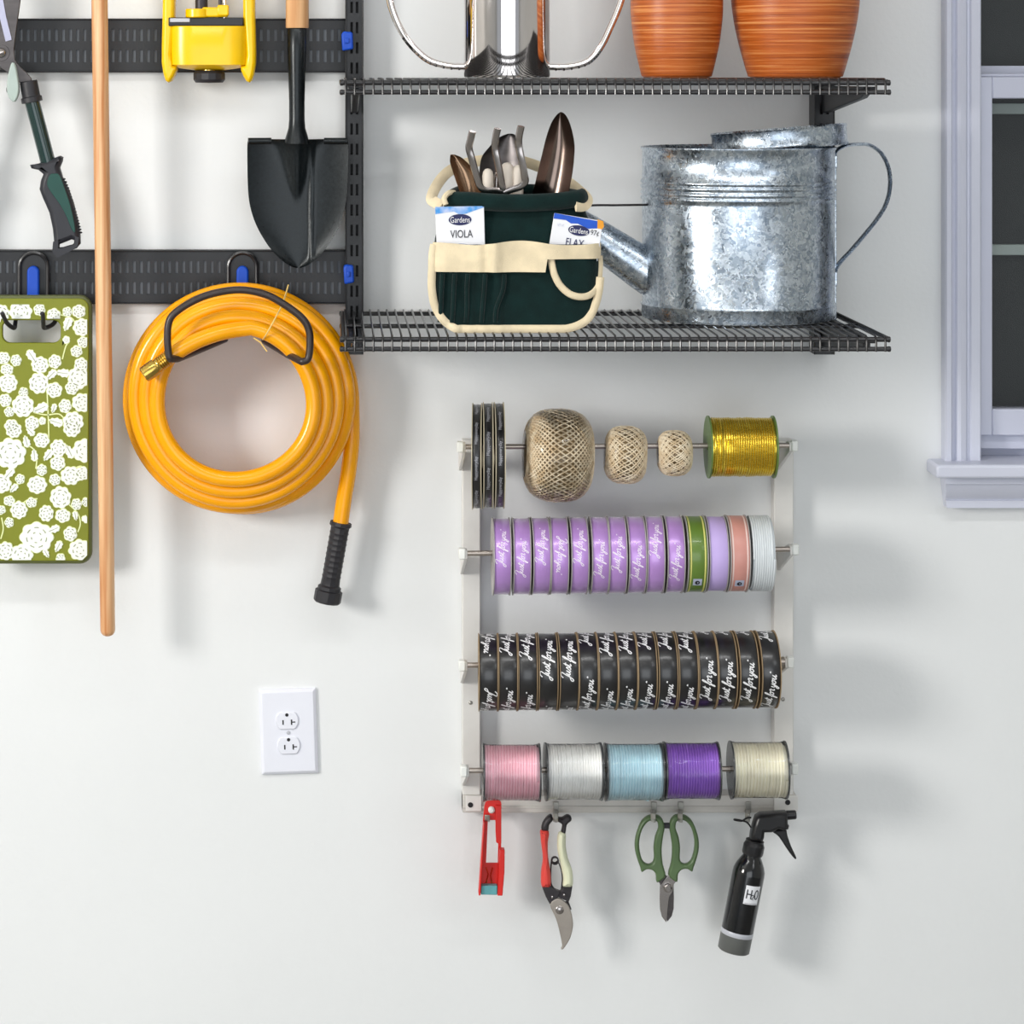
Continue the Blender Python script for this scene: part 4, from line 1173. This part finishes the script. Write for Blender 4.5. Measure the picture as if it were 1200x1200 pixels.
h = MB(); h.box(FP(569, 938, .0056), FP(575, 950, .0075)); h.tube([P(571, 949, .029), P(571, 957, .036), P(571, 962.5, .045), P(571, 961, .051), P(571, 955, .052)], .0033, 8, flat=(.35, 1))
h.build('hook', M['zinc'], rack, bevel=.0005)

def rod_at(i, px):
    (x0, y0), (x1, y1) = rods[i]
    f = (px - x0) / (x1 - x0)
    return y0 + (y1 - y0) * f

# "Just for you" drawn as pen strokes (x-height = 1)
def J_(o): return [(o + .1, 1.45), (o + .45, 1.95), (o + 1.15, 1.95), (o + .95, 1.1), (o + .7, 0), (o + .4, -.75), (o + .05, -.75), (o + .1, -.3), (o + .7, .05), (o + 1.05, .3)]
def u_(o): return [(o, .3), (o + .2, .95), (o + .12, .3), (o + .32, .02), (o + .62, .45), (o + .78, .95), (o + .7, .25), (o + .88, .02), (o + 1.1, .3)]
def s_(o): return [(o, .3), (o + .35, 1.05), (o + .5, .55), (o + .42, .08), (o + .12, .08), (o + .5, .1), (o + .75, .4)]
def t_(o): return [(o, .4), (o + .3, 1.7), (o + .14, .4), (o + .3, .02), (o + .6, .3)]
def f_(o): return [(o, .15), (o + .4, .8), (o + .72, 1.75), (o + .62, 2.0), (o + .42, 1.6), (o + .2, .2), (o + .02, -.8), (o + .2, -.8), (o + .35, -.1), (o + .65, .25)]
def o_(o): return [(o + .55, .9), (o + .15, .75), (o + .05, .25), (o + .3, .02), (o + .6, .3), (o + .55, .85), (o + .9, .75)]
def r_(o): return [(o, .75), (o + .15, 1.05), (o + .4, .9), (o + .3, .3), (o + .42, .03), (o + .65, .25)]
def y_(o): return [(o, .9), (o - .02, .35), (o + .2, .1), (o + .5, .5), (o + .6, .95), (o + .45, -.1), (o + .1, -.85), (o - .1, -.5), (o + .4, .05), (o + .75, .3)]
STROKES = [J_(0), u_(1.05), s_(2.15), t_(2.9), [(2.85, 1.2), (3.5, 1.25)], f_(4.0), o_(4.6), r_(5.5), y_(6.6), o_(7.4), u_(8.3), [(9.45, 1.3), (9.6, 1.5), (9.75, 1.3)]]
def phrase(fmap, unit, w, drift=.11):
    m = MB()
    for st in STROKES:
        pl = [((x + .32 * y) * unit, (y - .55 - drift * (x - 4.8)) * unit) for x, y in crom(st, 4)]
        m.strip(pl, w, fmap)
    return m

def ring_profile(x0, x1, r0, r1):
    return [(x0, r0), (x0, r1), (x1, r1), (x1, r0)]
def ribbon_roll_proto(R, w, hole, rib_mat, fl_mat, phr=None, flange_th=.0011, edge_mat=None, name='ribbon_roll'):
    """roll around the x axis centred on the origin"""
    t = bpy.data.objects.new(name, None); COL.objects.link(t); t.empty_display_size = .02
    b = MB().lathe((0, 0, 0), (1, 0, 0), [(-w / 2 + flange_th, hole + .004), (-w / 2 + flange_th, R * .962), (-w / 2 + flange_th + .0006, R * .972), (w / 2 - flange_th - .0006, R * .972), (w / 2 - flange_th, R * .962), (w / 2 - flange_th, hole + .004)], 64, closed=True).build('ribbon', rib_mat, t, angle=50)
    MB().lathe((0, 0, 0), (1, 0, 0), ring_profile(-w / 2 + flange_th, w / 2 - flange_th, hole, hole + .004), 32, closed=True).build('core', M['core'], t, angle=50)
    for s in (-1, 1):
        x0, x1 = sorted((s * w / 2, s * (w / 2 - flange_th)))
        MB().lathe((0, 0, 0), (1, 0, 0), ring_profile(x0, x1, hole, R), 64, closed=True).build('flange', fl_mat, t, angle=50)
    if edge_mat:
        for s in (-1, 1):
            MB().lathe((0, 0, 0), (1, 0, 0), ring_profile(s * (w / 2 - .0034) - .0008, s * (w / 2 - .0034) + .0008, R * .95, R * .976), 64, closed=True).build('edge_stitch', edge_mat, t, angle=50)
    if phr:
        unit, sw, reps, lm, thr = phr
        Rl = R * .972 + .0003
        mm = MB()
        for q in range(reps):
            off = 2 * PI * q / reps
            def fm(u, v, off=off):
                a = off + u / Rl
                return Vector((-v, -Rl * math.cos(a), Rl * math.sin(a)))
            ph = phrase(fm, unit, sw)
            mm.add(ph.v, ph.f)
        mm.build('lettering', lm, t, smooth=False, fixn=False)
    return t
def place_roll(proto, used, px, row, yc, lab, cat, grp, phase=None, flip=False, yaw=0.0):
    o = copy_tree(proto) if used[0] else proto
    used[0] = True
    p = FRD(px, yc)
    o.location = p
    o.rotation_euler = (0, 0, math.radians(yaw))
    tag(o, lab, cat, grp)
    for ch in o.children:
        if ch.name.startswith('lettering') and phase is not None:
            ch.rotation_euler = (phase, 0, PI) if False else (phase, 0, 0)
            if flip: ch.rotation_euler = Matrix.Rotation(phase, 3, 'X').to_4x4().to_euler() if False else ((Matrix.Rotation(phase, 4, 'X') @ Matrix.Rotation(PI, 4, 'Y')).to_euler())
    return o
ORD = ['first', 'second', 'third', 'fourth', 'fifth', 'sixth', 'seventh', 'eighth', 'ninth', 'tenth', 'eleventh', 'twelfth', 'thirteenth', 'fourteenth', 'fifteenth']
VANG = math.radians(11)

# row 2: purple rolls and four others
R2 = 45.2 * K
edges2 = [(576, 598), (600, 620.5), (622, 642), (644, 664), (666, 686.5), (690.5, 710.5), (711.5, 731.5), (733, 753), (755, 775.5), (777, 798.5)]
jy2 = [664, 676, 662, 630, 663, 677, 671, 680, 654, 680]
proto = ribbon_roll_proto(R2, 20.6 * K, .0075, M['purple'], M['flange'], (43.0e-3 / 10, .0008, 2, M['lilaclettering'], 0))
used = [False]
for i, (x0, x1) in enumerate(edges2):
    px = (x0 + x1) / 2; yc = rod_at(1, px) + 4
    th0 = math.asin(max(-1, min(1, (yc - jy2[i]) / 45.0))) + VANG
    flip = i == 3
    extra = ' with its script upside down' if flip else ''
    place_roll(proto, used, px, 1, yc, 'purple satin ribbon roll, %s purple one from the outlet side%s' % (ORD[i], extra), 'ribbon roll', 'purple ribbon rolls on the second rod', phase=-th0, flip=flip, yaw=random.uniform(-1.5, 1.5))
def single(R, px0, px1, row, yoff, rib, fl, edge, lab, grp=None, hole=.0075):
    pr_ = ribbon_roll_proto(R, (px1 - px0) * K, hole, rib, fl, None, edge_mat=edge)
    px = (px0 + px1) / 2
    return place_roll(pr_, [False], px, row, rod_at(row, px) + yoff, lab, 'ribbon roll', grp)
g = single(45 * K, 801, 824.5, 1, 4, M['greenribbon'], M['flange'], M['olive'], 'olive green ribbon roll with yellow stitched edges', 'coloured rolls beside the purple ones')
def sticker(t, R, w, h, a, ink=True):
    def fm(u, v): return Vector((u, -(R * .977) * math.cos(a + v / R), (R * .977) * math.sin(a + v / R)))
    vs = []; n = 6
    for j in range(n + 1):
        v = -h / 2 + h * j / n
        vs += [fm(-w / 2, v), fm(w / 2, v)]
    o = bpy.data.objects
    m = MB(); m.add(vs, [(2 * j, 2 * j + 1, 2 * j + 3, 2 * j + 2) for j in range(n)])
    me = m.build('sticker', M['palegrey'], None, smooth=False, fixn=False)
    me.parent = t
    m = MB()
    def fm2(u, v): return Vector((u, -(R * .979) * math.cos(a + v / R), (R * .979) * math.sin(a + v / R)))
    cir = [fm2(w * .28 * math.cos(q), -h * .05 + h * .3 * math.sin(q)) for q in [2 * PI * i / 14 for i in range(14)]]
    m.add(cir, [tuple(range(14))])
    me2 = m.build('emblem', M['ink'], None, smooth=False, fixn=False); me2.parent = me
sticker(g, 45 * K, .010, .011, math.radians(-38))
single(44 * K, 826, 848.5, 1, 4, M['lilac'], M['flange'], None, 'pale lilac ribbon roll between the green and dusty pink rolls', 'coloured rolls beside the purple ones')
g = single(45 * K, 850, 873.5, 1, 4, M['pinkribbon'], M['flange'], M['palepink'], 'dusty pink ribbon roll with pale edges beside the white cord coil', 'coloured rolls beside the purple ones')
sticker(g, 45 * K, .010, .011, math.radians(-42))

def helix(mb, x0, x1, R, turns, r, n=34, ns=6, wob=0.0, rs=None):
    rs = rs or random
    pts = []
    ph = rs.uniform(0, 6)
    dr = [rs.uniform(-wob, wob) for _ in range(int(turns) + 3)]
    for i in range(int(turns * n) + 1):
        tt = i / n
        a = 2 * PI * tt
        k0 = int(tt); f = tt - k0
        rr = R + dr[k0] * (1 - f) + dr[k0 + 1] * f
        x = x0 + (x1 - x0) * tt / turns
        pts.append((x, -rr * math.cos(a), rr * math.sin(a)))
    mb.tube(pts, r, ns)
    return mb
# white wire coil at the end of row 2
px0, px1 = 876, 902.5
p = FRD(889.5, rod_at(1, 889) + 4)
t = thing('wire_coil', (0, 0, 0), 'white plastic cord coil at the window end of the purple row', 'cord coil')
w = (px1 - px0) * K
helix(MB(), -w / 2 + .0014, w / 2 - .0014, 42.5 * K, 9, .00155, 48, 8).build('cord', M['whitewire'], t)
MB().lathe((0, 0, 0), (1, 0, 0), ring_profile(-w / 2 + .0004, w / 2 - .0004, .0075, 41.5 * K), 48, closed=True).build('core', M['whitewire'], t)
t.location = p

# row 3: black rolls with script
R3 = 45 * K
edges3 = [560, 583.5, 605.5, 629, 652.5, 676, 698, 720.7, 742.7, 766, 790, 813.5, 835.5, 858, 884, 909]
jy3 = [806, 767, 772, 795, 796, 756, 767.5, 765, 760, 760, 829.5, 818.5, 819.5, 820, 826]
proto = ribbon_roll_proto(R3, 22.4 * K, .011, M['blacksatin'], M['tanflange'], (50.5e-3 / 10, .0011, 3, M['lettering'], 0), flange_th=.0009)
used = [False]
for i in range(15):
    px = (edges3[i] + edges3[i + 1]) / 2; yc = rod_at(2, px) + 8.5
    th0 = math.asin(max(-1, min(1, (yc - jy3[i]) / 44.0))) + VANG
    flip = i == 0
    place_roll(proto, used, px, 2, yc, 'black satin ribbon roll printed Just for you, %s roll from the outlet side' % ORD[i], 'ribbon roll', 'black ribbon rolls on the third rod', phase=-th0, flip=flip, yaw=(-3 + 6 * i / 14) * .6 + random.uniform(-.6, .6))

# row 1: narrow black rolls
R1 = 62 * K
def narrow_proto():
    w = 11.5 * K
    t = ribbon_roll_proto(R1, w, .0135, M['blacksatin'], M['creamflange'], None, flange_th=.0009)
    mm = MB(); Rl = R1 * .972 + .0003
    for q in range(9):
        off = 2 * PI * q / 9
        def fm(u, v, off=off):
            a = off + u / Rl
            return Vector((-v, -Rl * math.cos(a), Rl * math.sin(a)))
        mm.text('Happyeveryday', .027, .0046, fm)
    mm.build('lettering', M['silverlettering'], t, smooth=False, fixn=False)
    return t
proto = narrow_proto(); used = [False]
for i, (px, yc, ph) in enumerate(((559.3, 534.5, .1), (571.8, 533.5, .33), (584.8, 533.5, .52))):
    place_roll(proto, used, px, 0, yc, ['narrow black ribbon roll printed in small script, nearest the rack post', 'narrow black ribbon roll printed in small script, middle of three', 'narrow black ribbon roll printed in small script, nearest the twine balls'][i],
               'ribbon roll', 'narrow black rolls on the top rod', phase=ph, yaw=(-4, -2.5, -1.5)[i])

# twine balls
def twine_ball(px, yc, wpx, hpx, turns, cr, lab, seed):
    rs = random.Random(seed)
    c0 = FRD(px, yc)
    t = thing('twine_ball', (0, 0, 0), lab, 'twine ball', 'jute twine balls on the top rod')
    a, b = wpx / 2 * K, hpx / 2 * K
    def surf(s, phi, sc=1.0):
        # barrel: superellipse in (axis, radius)
        x = a * math.copysign(abs(math.sin(s)) ** .75, math.sin(s)); r = b * abs(math.cos(s)) ** .6
        r = max(r, .18 * b)
        return Vector((x * sc, -r * math.cos(phi) * sc, r * math.sin(phi) * sc))
    prof = []
    for i in range(25):
        s = -PI / 2 + PI * i / 24
        v = surf(s, 0, .965); prof.append((v.x, -v.y))
    MB().lathe((0, 0, 0), (1, 0, 0), prof, 40).build('core', M['twinecore'], t, angle=80)
    pts = []
    n = 40
    N = turns * n
    for i in range(N + 1):
        tt = i / n
        phi = 2 * PI * tt
        s = 1.22 * math.sin(2 * PI * tt * 1.0 * (1 + 1.0 / (turns * .49)) + 0.0)
        pts.append(surf(s, phi * 1.0, 1.0 + .004 * math.sin(i * .7)))
    MB().tube(pts, cr, 5).build('twine', M['twine'], t)
    prof = [(surf(-PI / 2 + PI * i / 24, 0, 1.018).x, -surf(-PI / 2 + PI * i / 24, 0, 1.018).y) for i in range(25)]
    MB().lathe((0, 0, 0), (1, 0, 0), prof, 40).build('shrink_wrap', M['film'], t, angle=80)
    t.location = c0
    t.rotation_euler = (rs.uniform(0, 1), math.radians(rs.uniform(-3, 3)), math.radians(rs.uniform(-3, 3)))
twine_ball(654, 533.5, 81, 107, 50, .00105, 'largest of three jute twine balls on the top rod', 1)
twine_ball(733, 533, 49, 66, 38, .00098, 'medium jute twine ball between the other two balls', 2)
twine_ball(790.5, 531, 40, 52, 34, .0009, 'smallest of three jute twine balls on the top rod', 3)

# cord spools
def spool(px0, px1, row, yoff, Rpx, Rcord, turns, cmat, fmat, lab, seed, diag=0, grp='cord spools on the bottom rod', wrap=True, hole=.004):
    px = (px0 + px1) / 2
    rs = random.Random(seed)
    t = thing('cord_spool', (0, 0, 0), lab, 'cord spool', grp)
    w = (px1 - px0) * K; R = Rpx * K; Rc = Rcord * K
    r = w * .94 / turns / 2 * 1.02
    m = MB()
    helix(m, -w * .455, w * .455, Rc - r, turns, r, 34, 6, wob=r * .35, rs=rs)
    for q in range(diag):
        a0 = rs.uniform(-.7, .7); xs = rs.uniform(-.3, .1)
        m.tube([(w * (xs + .5 * i / 12), -(Rc + r * .2) * math.cos(a0 + (i / 12 - .5) * 1.9), (Rc + r * .2) * math.sin(a0 + (i / 12 - .5) * 1.9)) for i in range(13)], r, 6)
    m.build('cord', cmat, t)
    MB().lathe((0, 0, 0), (1, 0, 0), ring_profile(-w * .47, w * .47, hole, Rc - r * 1.6), 40, closed=True).build('core', cmat, t)
    for s in (-1, 1):
        x0, x1 = sorted((s * w / 2, s * (w / 2 - .0018)))
        MB().lathe((0, 0, 0), (1, 0, 0), ring_profile(x0, x1, hole, R), 48, closed=True).build('flange', fmat, t, angle=50)
    if wrap:
        MB().lathe((0, 0, 0), (1, 0, 0), [(-w * .499, R * 1.004), (-w * .40, Rc * 1.012), (0, Rc * 1.008), (w * .4, Rc * 1.012), (w * .499, R * 1.004)], 48, closed=False).build('shrink_wrap', M['film'], t)
        sw = t.children[-1]
        bm = bmesh.new(); bm.from_mesh(sw.data)
        bmesh.ops.delete(bm, geom=[f for f in bm.faces if len(f.verts) > 4], context='FACES'); bm.to_mesh(sw.data); bm.free()
    t.location = FRD(px, rod_at(row, px) + yoff)
    t.rotation_euler = (rs.uniform(0, 6), 0, math.radians(rs.uniform(-1.2, 1.2)))
    return t
spool(829, 907, 0, 1.5, 36.5, 34.5, 26, M['gold'], M['greenflange'], 'shiny gold foil cord spool with green flanges on the top rod', 11, wrap=False, grp='metallic cord')
spool(565.5, 633, 3, 2.5, 33.5, 31.5, 19, M['pink'], M['greyflange'], 'pink cord spool at the outlet end of the bottom rod', 12)
spool(638.5, 705, 3, 2, 33.5, 31.5, 19, M['whitecord'], M['greyflange'], 'white cord spool between the pink and light blue spools', 13)
spool(708.5, 776, 3, 3, 33.5, 31.8, 19, M['bluecord'], M['greyflange'], 'light blue cord spool on the bottom rod', 14, diag=4)
spool(777.5, 842, 3, 2, 33.5, 31.5, 19, M['violet'], M['greyflange'], 'violet cord spool beside the light blue spool', 15)
spool(855.5, 921, 3, 1.5, 33.5, 31.5, 16, M['cream'], M['greyflange'], 'cream cord spool at the window end of the bottom rod', 16)

# ------------------------------------------------------------------ red stem tool
F = Fr(0.046)
def Z1(p): return [(530 + x / 5.714, 920 + y / 5.714) for x, y in p]
t = thing('stem_stripper', F(575, 1045), 'red metal hand tool with teal end hanging below the pink spool', 'hand tool')
outer = Z1([(215, 135), (222, 112), (240, 102), (310, 100), (325, 108), (329, 125), (327, 410), (330, 560), (318, 716), (176, 712), (205, 230)])
hole = Z1([(238, 232), (289, 232), (292, 375), (307, 384), (304, 518), (226, 518)])
MB().fill(F, [outer, hole], 0.0, .0018, .0003).build('back_plate', M['red'], t, angle=40)
MB().prism(F, Z1([(205, 230), (213, 230), (184, 712), (172, 712)]), 0, .016).build('side_wall', M['red'], t, bevel=.0004)
MB().prism(F, Z1([(288, 130), (327, 130), (327, 384), (307, 384), (292, 375), (288, 300)]), .0018, .006).build('side_wall', M['red'], t, bevel=.0005)
MB().prism(F, Z1([(314, 412), (347, 412), (345, 560), (332, 718), (298, 718), (306, 560)]), .0018, .014).build('side_wall', M['red'], t, bevel=.0008)
MB().prism(F, Z1([(190, 655), (298, 655), (297, 716), (188, 714)]), .0018, .012).build('end_block', M['teal'], t, bevel=.0008)
MB().tube([F(x, y, .004) for x, y in Z1([(225, 545), (240, 590), (225, 650)])], .0006, 5).tube([F(x, y, .004) for x, y in Z1([(270, 545), (255, 600), (265, 650)])], .0006, 5).build('spring', M['brass'], t)
MB().lathe(F(*Z1([(261, 160)])[0], .001), (0, -1, 0), [(0, .0038), (.004, .0038), (.006, .002), (.006, 0)], 16).build('rivet', M['capwhite'], t)

# ------------------------------------------------------------------ pruner
F = Fr(0.052)
t = thing('pruning_shears', F(655, 1110), 'pruning shears with one red and one cream grip hanging blade-down', 'pruner')
MB().fill(F, [crom(Z1([(598, 300), (604, 252), (636, 207), (664, 196), (672, 230), (648, 262), (640, 302)]), 3, True)], -.005, .006, .003).build('strap_end', M['darksteel'], t, angle=60)
MB().fill(F, [crom(Z1([(728, 318), (735, 262), (706, 240), (702, 214), (735, 214), (768, 196), (794, 208), (795, 234), (766, 262), (756, 318)]), 3, True)], -.005, .006, .003).build('strap_end', M['darksteel'], t, angle=60)
MB().fill(F, [crom(Z1([(592, 300), (645, 304), (638, 380), (641, 480), (656, 580), (656, 668), (628, 676), (596, 670), (594, 580), (606, 490), (596, 400), (590, 340)]), 3, True)], -.006, .009, .0045).build('grip', M['redgrip'], t, angle=60)
t.children[-1]['label'] = 'red grip'
MB().fill(F, [crom(Z1([(712, 316), (756, 318), (758, 400), (772, 480), (800, 560), (806, 620), (803, 668), (770, 674), (738, 668), (742, 620), (726, 540), (710, 470), (702, 400)]), 3, True)], -.006, .009, .0045).build('grip', M['creamgrip'], t, angle=60)
t.children[-1]['label'] = 'cream grip'
MB().fill(F, [Z1([(600, 676), (654, 668), (690, 695), (722, 706), (705, 745), (650, 788), (622, 735)])], -.003, .006, .001).build('tang', M['darksteel'], t, angle=40)
MB().fill(F, [Z1([(738, 668), (804, 668), (792, 740), (778, 778), (740, 760), (702, 742), (722, 708), (734, 690)])], -.004, .004, .001).build('tang', M['darksteel'], t, angle=40)
MB().fill(F, [crom(Z1([(652, 790), (704, 748), (765, 785), (792, 835), (805, 900), (804, 950), (788, 1012), (760, 1062), (738, 1090), (726, 1086), (734, 1066), (722, 1000), (692, 885)]), 3, True)], .001, .0065, .0012).build('blade', M['pruner'], t, angle=40)
MB().fill(F, [Z1([(740, 790), (778, 778), (798, 830), (770, 860), (735, 840)])], -.004, .001, .0005).build('counter_blade', M['darksteel'], t, angle=40)
for x, y, r in ((716, 826, .0048), (666, 737, .0018), (745, 724, .0018)):
    MB().lathe(F(*Z1([(x, y)])[0], .0055), (0, -1, 0), [(0, r), (.0012, r), (.0022, r * .7), (.0024, 0)], 18).build('bolt', M['steel'], t)
sprg = MB()
sprg.tube([F(*Z1([(686 + 22 * math.cos(a), 496 + 22 * math.sin(a))])[0], .0 + .0006 * a) for a in [2 * PI * i / 16 * 1.6 for i in range(26)]], .0008, 6)
sprg.tube([F(x, y, .002) for x, y in crom(Z1([(664, 500), (658, 580), (662, 660), (690, 700)]), 4)], .0009, 6)
sprg.tube([F(x, y, .002) for x, y in crom(Z1([(706, 505), (728, 560), (736, 620), (730, 690)]), 4)], .0008, 6)
sprg.build('spring', M['darksteel'], t)

# ------------------------------------------------------------------ green scissors
def Z2(p): return [(720 + x / 7.06, 930 + y / 7.06) for x, y in p]
t = thing('scissors', F(781, 1080), 'floral scissors with olive green loop handles hanging below the cords', 'scissors')
ho = [(318, 172), (270, 182), (222, 225), (190, 295), (169, 380), (170, 465), (192, 550), (212, 605), (224, 640), (262, 618), (310, 624), (340, 662), (346, 722), (378, 712), (420, 668), (396, 570), (387, 450), (400, 340), (411, 275), (398, 212), (362, 176)]
hi = [(320, 212), (272, 226), (228, 285), (203, 380), (207, 470), (232, 548), (272, 578), (310, 568), (326, 525), (323, 440), (336, 350), (360, 280), (352, 228)]
for sgn in (1, -1):
    mx = (lambda x: x) if sgn == 1 else (lambda x: 2 * 432 - x)
    hdl = MB().fill(F, [Z2([(mx(x), y) for x, y in crom(ho, 3, True)]), Z2([(mx(x), y) for x, y in crom(hi, 3, True)])], -.004 + sgn * .0008, .006 + sgn * .0008, .0022).build('handle', M['olivehandle'], t, angle=60)
    bl = [(350, 712), (420, 668), (450, 700), (490, 760), (492, 860), (490, 950), (474, 1012), (440, 1056), (432, 1040), (428, 960), (415, 850), (385, 800), (374, 740)]
    if sgn == 1: bl = [(864 - x, y) for x, y in bl]; 
    MB().fill(F, [Z2([(mx(864 - x) if False else (x if sgn == 1 else x), y) for x, y in bl])], (.001 if sgn == 1 else -.002), (.004 if sgn == 1 else .001), .0004).build('blade', M['steel'] if sgn == 1 else M['blade'], t, angle=30)
MB().lathe(F(*Z2([(437, 765)])[0], .0038), (0, -1, 0), [(0, .0058), (.001, .0058), (.0015, .0046), (.004, .0042), (.005, .003), (.005, 0)], 20).build('pivot_screw', M['steel'], t)
MB().fbox(F, 776.5, 964.5, 785.5, 970, -.003, .004).build('bumper', M['rubber'], t, bevel=.001)

# ------------------------------------------------------------------ spray bottle
F = Fr(0.066)
A = F(859.5, 1114); Bt = F(884.5, 986)
ax = (Bt - A).normalized(); Ln = (Bt - A).length
kk = F.k
t = thing('spray_bottle', A, 'black spray bottle with white H2O label hanging by its trigger head', 'spray bottle')
def pr_(l): return [(a * kk, r * kk) for a, r in l]
MB().lathe(A, ax, pr_([(0, 0), (0, 17), (1.5, 18.6), (20, 18.8), (20, 0)]), 40).build('base', M['basegrey'], t, angle=50)
MB().lathe(A, ax, pr_([(19.5, 18.6), (20, 19), (25, 19), (25.5, 18.6)]), 40).build('band', M['bandgrey'], t, angle=50)
MB().lathe(A, ax, pr_([(25, 18.4), (25.3, 18.8), (92, 18.8), (97, 18.3), (103, 16.2), (109, 13), (113, 10.6), (118, 9.8), (118, 0)]), 48).build('bottle', M['blackgloss'], t, angle=50)
cl = MB()
n = 20
prf = pr_([(114.5, 9.5), (115, 11.8), (117, 12.4), (126, 12.4), (128, 11.4), (130, 10.5), (132, 10.8), (133, 8)])
cl.lathe(A, ax, prf, 18); cl.build('collar', M['blackplastic'], t, angle=20)
def Z3(p): return [(820 + x / 6.0, 930 + y / 6.0) for x, y in p]
hd = Z3([(352, 318), (358, 270), (372, 215), (392, 155), (425, 136), (520, 128), (606, 124), (612, 150), (612, 205), (622, 215), (616, 240), (585, 250), (548, 238), (500, 262), (450, 262), (446, 300), (438, 322)])
head = MB().fill(F, [hd], -.0105, .0105, .004).build('spray_head', M['blackplastic'], t, angle=50)
n0, n1 = F(*Z3([(606, 152)])[0]), F(*Z3([(677, 148)])[0])
MB().lathe(n0, n1 - n0, [(0, .0045), (.001, .0055), ((n1 - n0).length - .001, .0052), ((n1 - n0).length, .0045), ((n1 - n0).length, 0)], 14).build('nozzle', M['blackplastic'], head, angle=30)
MB().fill(F, [crom(Z3([(500, 256), (552, 250), (602, 246), (614, 290), (640, 365), (676, 444), (662, 451), (618, 396), (575, 330), (545, 290)]), 3, True)], -.005, .005, .002).build('trigger', M['blackplastic'], t, angle=50)
MB().tube([F(x, y, .0) for x, y in crom(Z3([(360, 238), (335, 205), (300, 190), (248, 181), (246, 185), (295, 192), (330, 172), (362, 168)]), 4)], .0011, 6).build('wire_clip', M['blackplastic'], t)
# label wrapped on the bottle
u_ax = ax; out = Vector((0, -1, 0)); side = ax.cross(out).normalized()
if side.x < 0: side = -side
Rb = 18.8 * kk + .0003
def onb(sx, al, o=0.0):      # sx across (mm along arc), al along axis from base
    a = sx / Rb
    return A + ax * al + out * ((Rb + o) * math.cos(a)) + side * ((Rb + o) * math.sin(a))
def patch(mb, s0, s1, a0, a1, o):
    vs = []; n = 10
    for i in range(n + 1):
        s_ = s0 + (s1 - s0) * i / n
        vs += [onb(s_, a0, o), onb(s_, a1, o)]
    return mb.add(vs, [(2 * i, 2 * i + 2, 2 * i + 3, 2 * i + 1) for i in range(n)])
s0, s1, a0, a1 = -.0035, .0152, .0600, .0815
lb = patch(MB(), s0, s1, a0, a1, 0).build('label', M['paper'], t, smooth=False)
patch(MB(), s0 + .001, s1 - .001, a0 + .0010, a0 + .0014, .0003).build('label_line', M['ink'], lb, smooth=False)
lm = MB()
def pen(cx_, cy_, w_, h_, strokes, wd):
    for st in strokes:
        lm.strip([(cx_ + x * w_, cy_ + y * h_) for x, y in st], wd, lambda x, y: onb(s0 + x, a0 + y, .0004))
pen(.0050, .0118, .0025, .0052, [[(-1, -1), (-1, 1)], [(1, -1), (1, 1)], [(-1, 0), (1, 0)]], .0013)
pen(.0096, .0088, .0014, .0024, [[(-1, .6), (-.5, 1), (.5, 1), (1, .6), (.9, .1), (-1, -1), (1, -1)]], .0009)
pen(.0142, .0118, .0023, .0050, [[(math.cos(q), math.sin(q)) for q in [2 * PI * i / 24 for i in range(25)]]], .0013)
lm.build('lettering', M['ink'], lb, smooth=False)
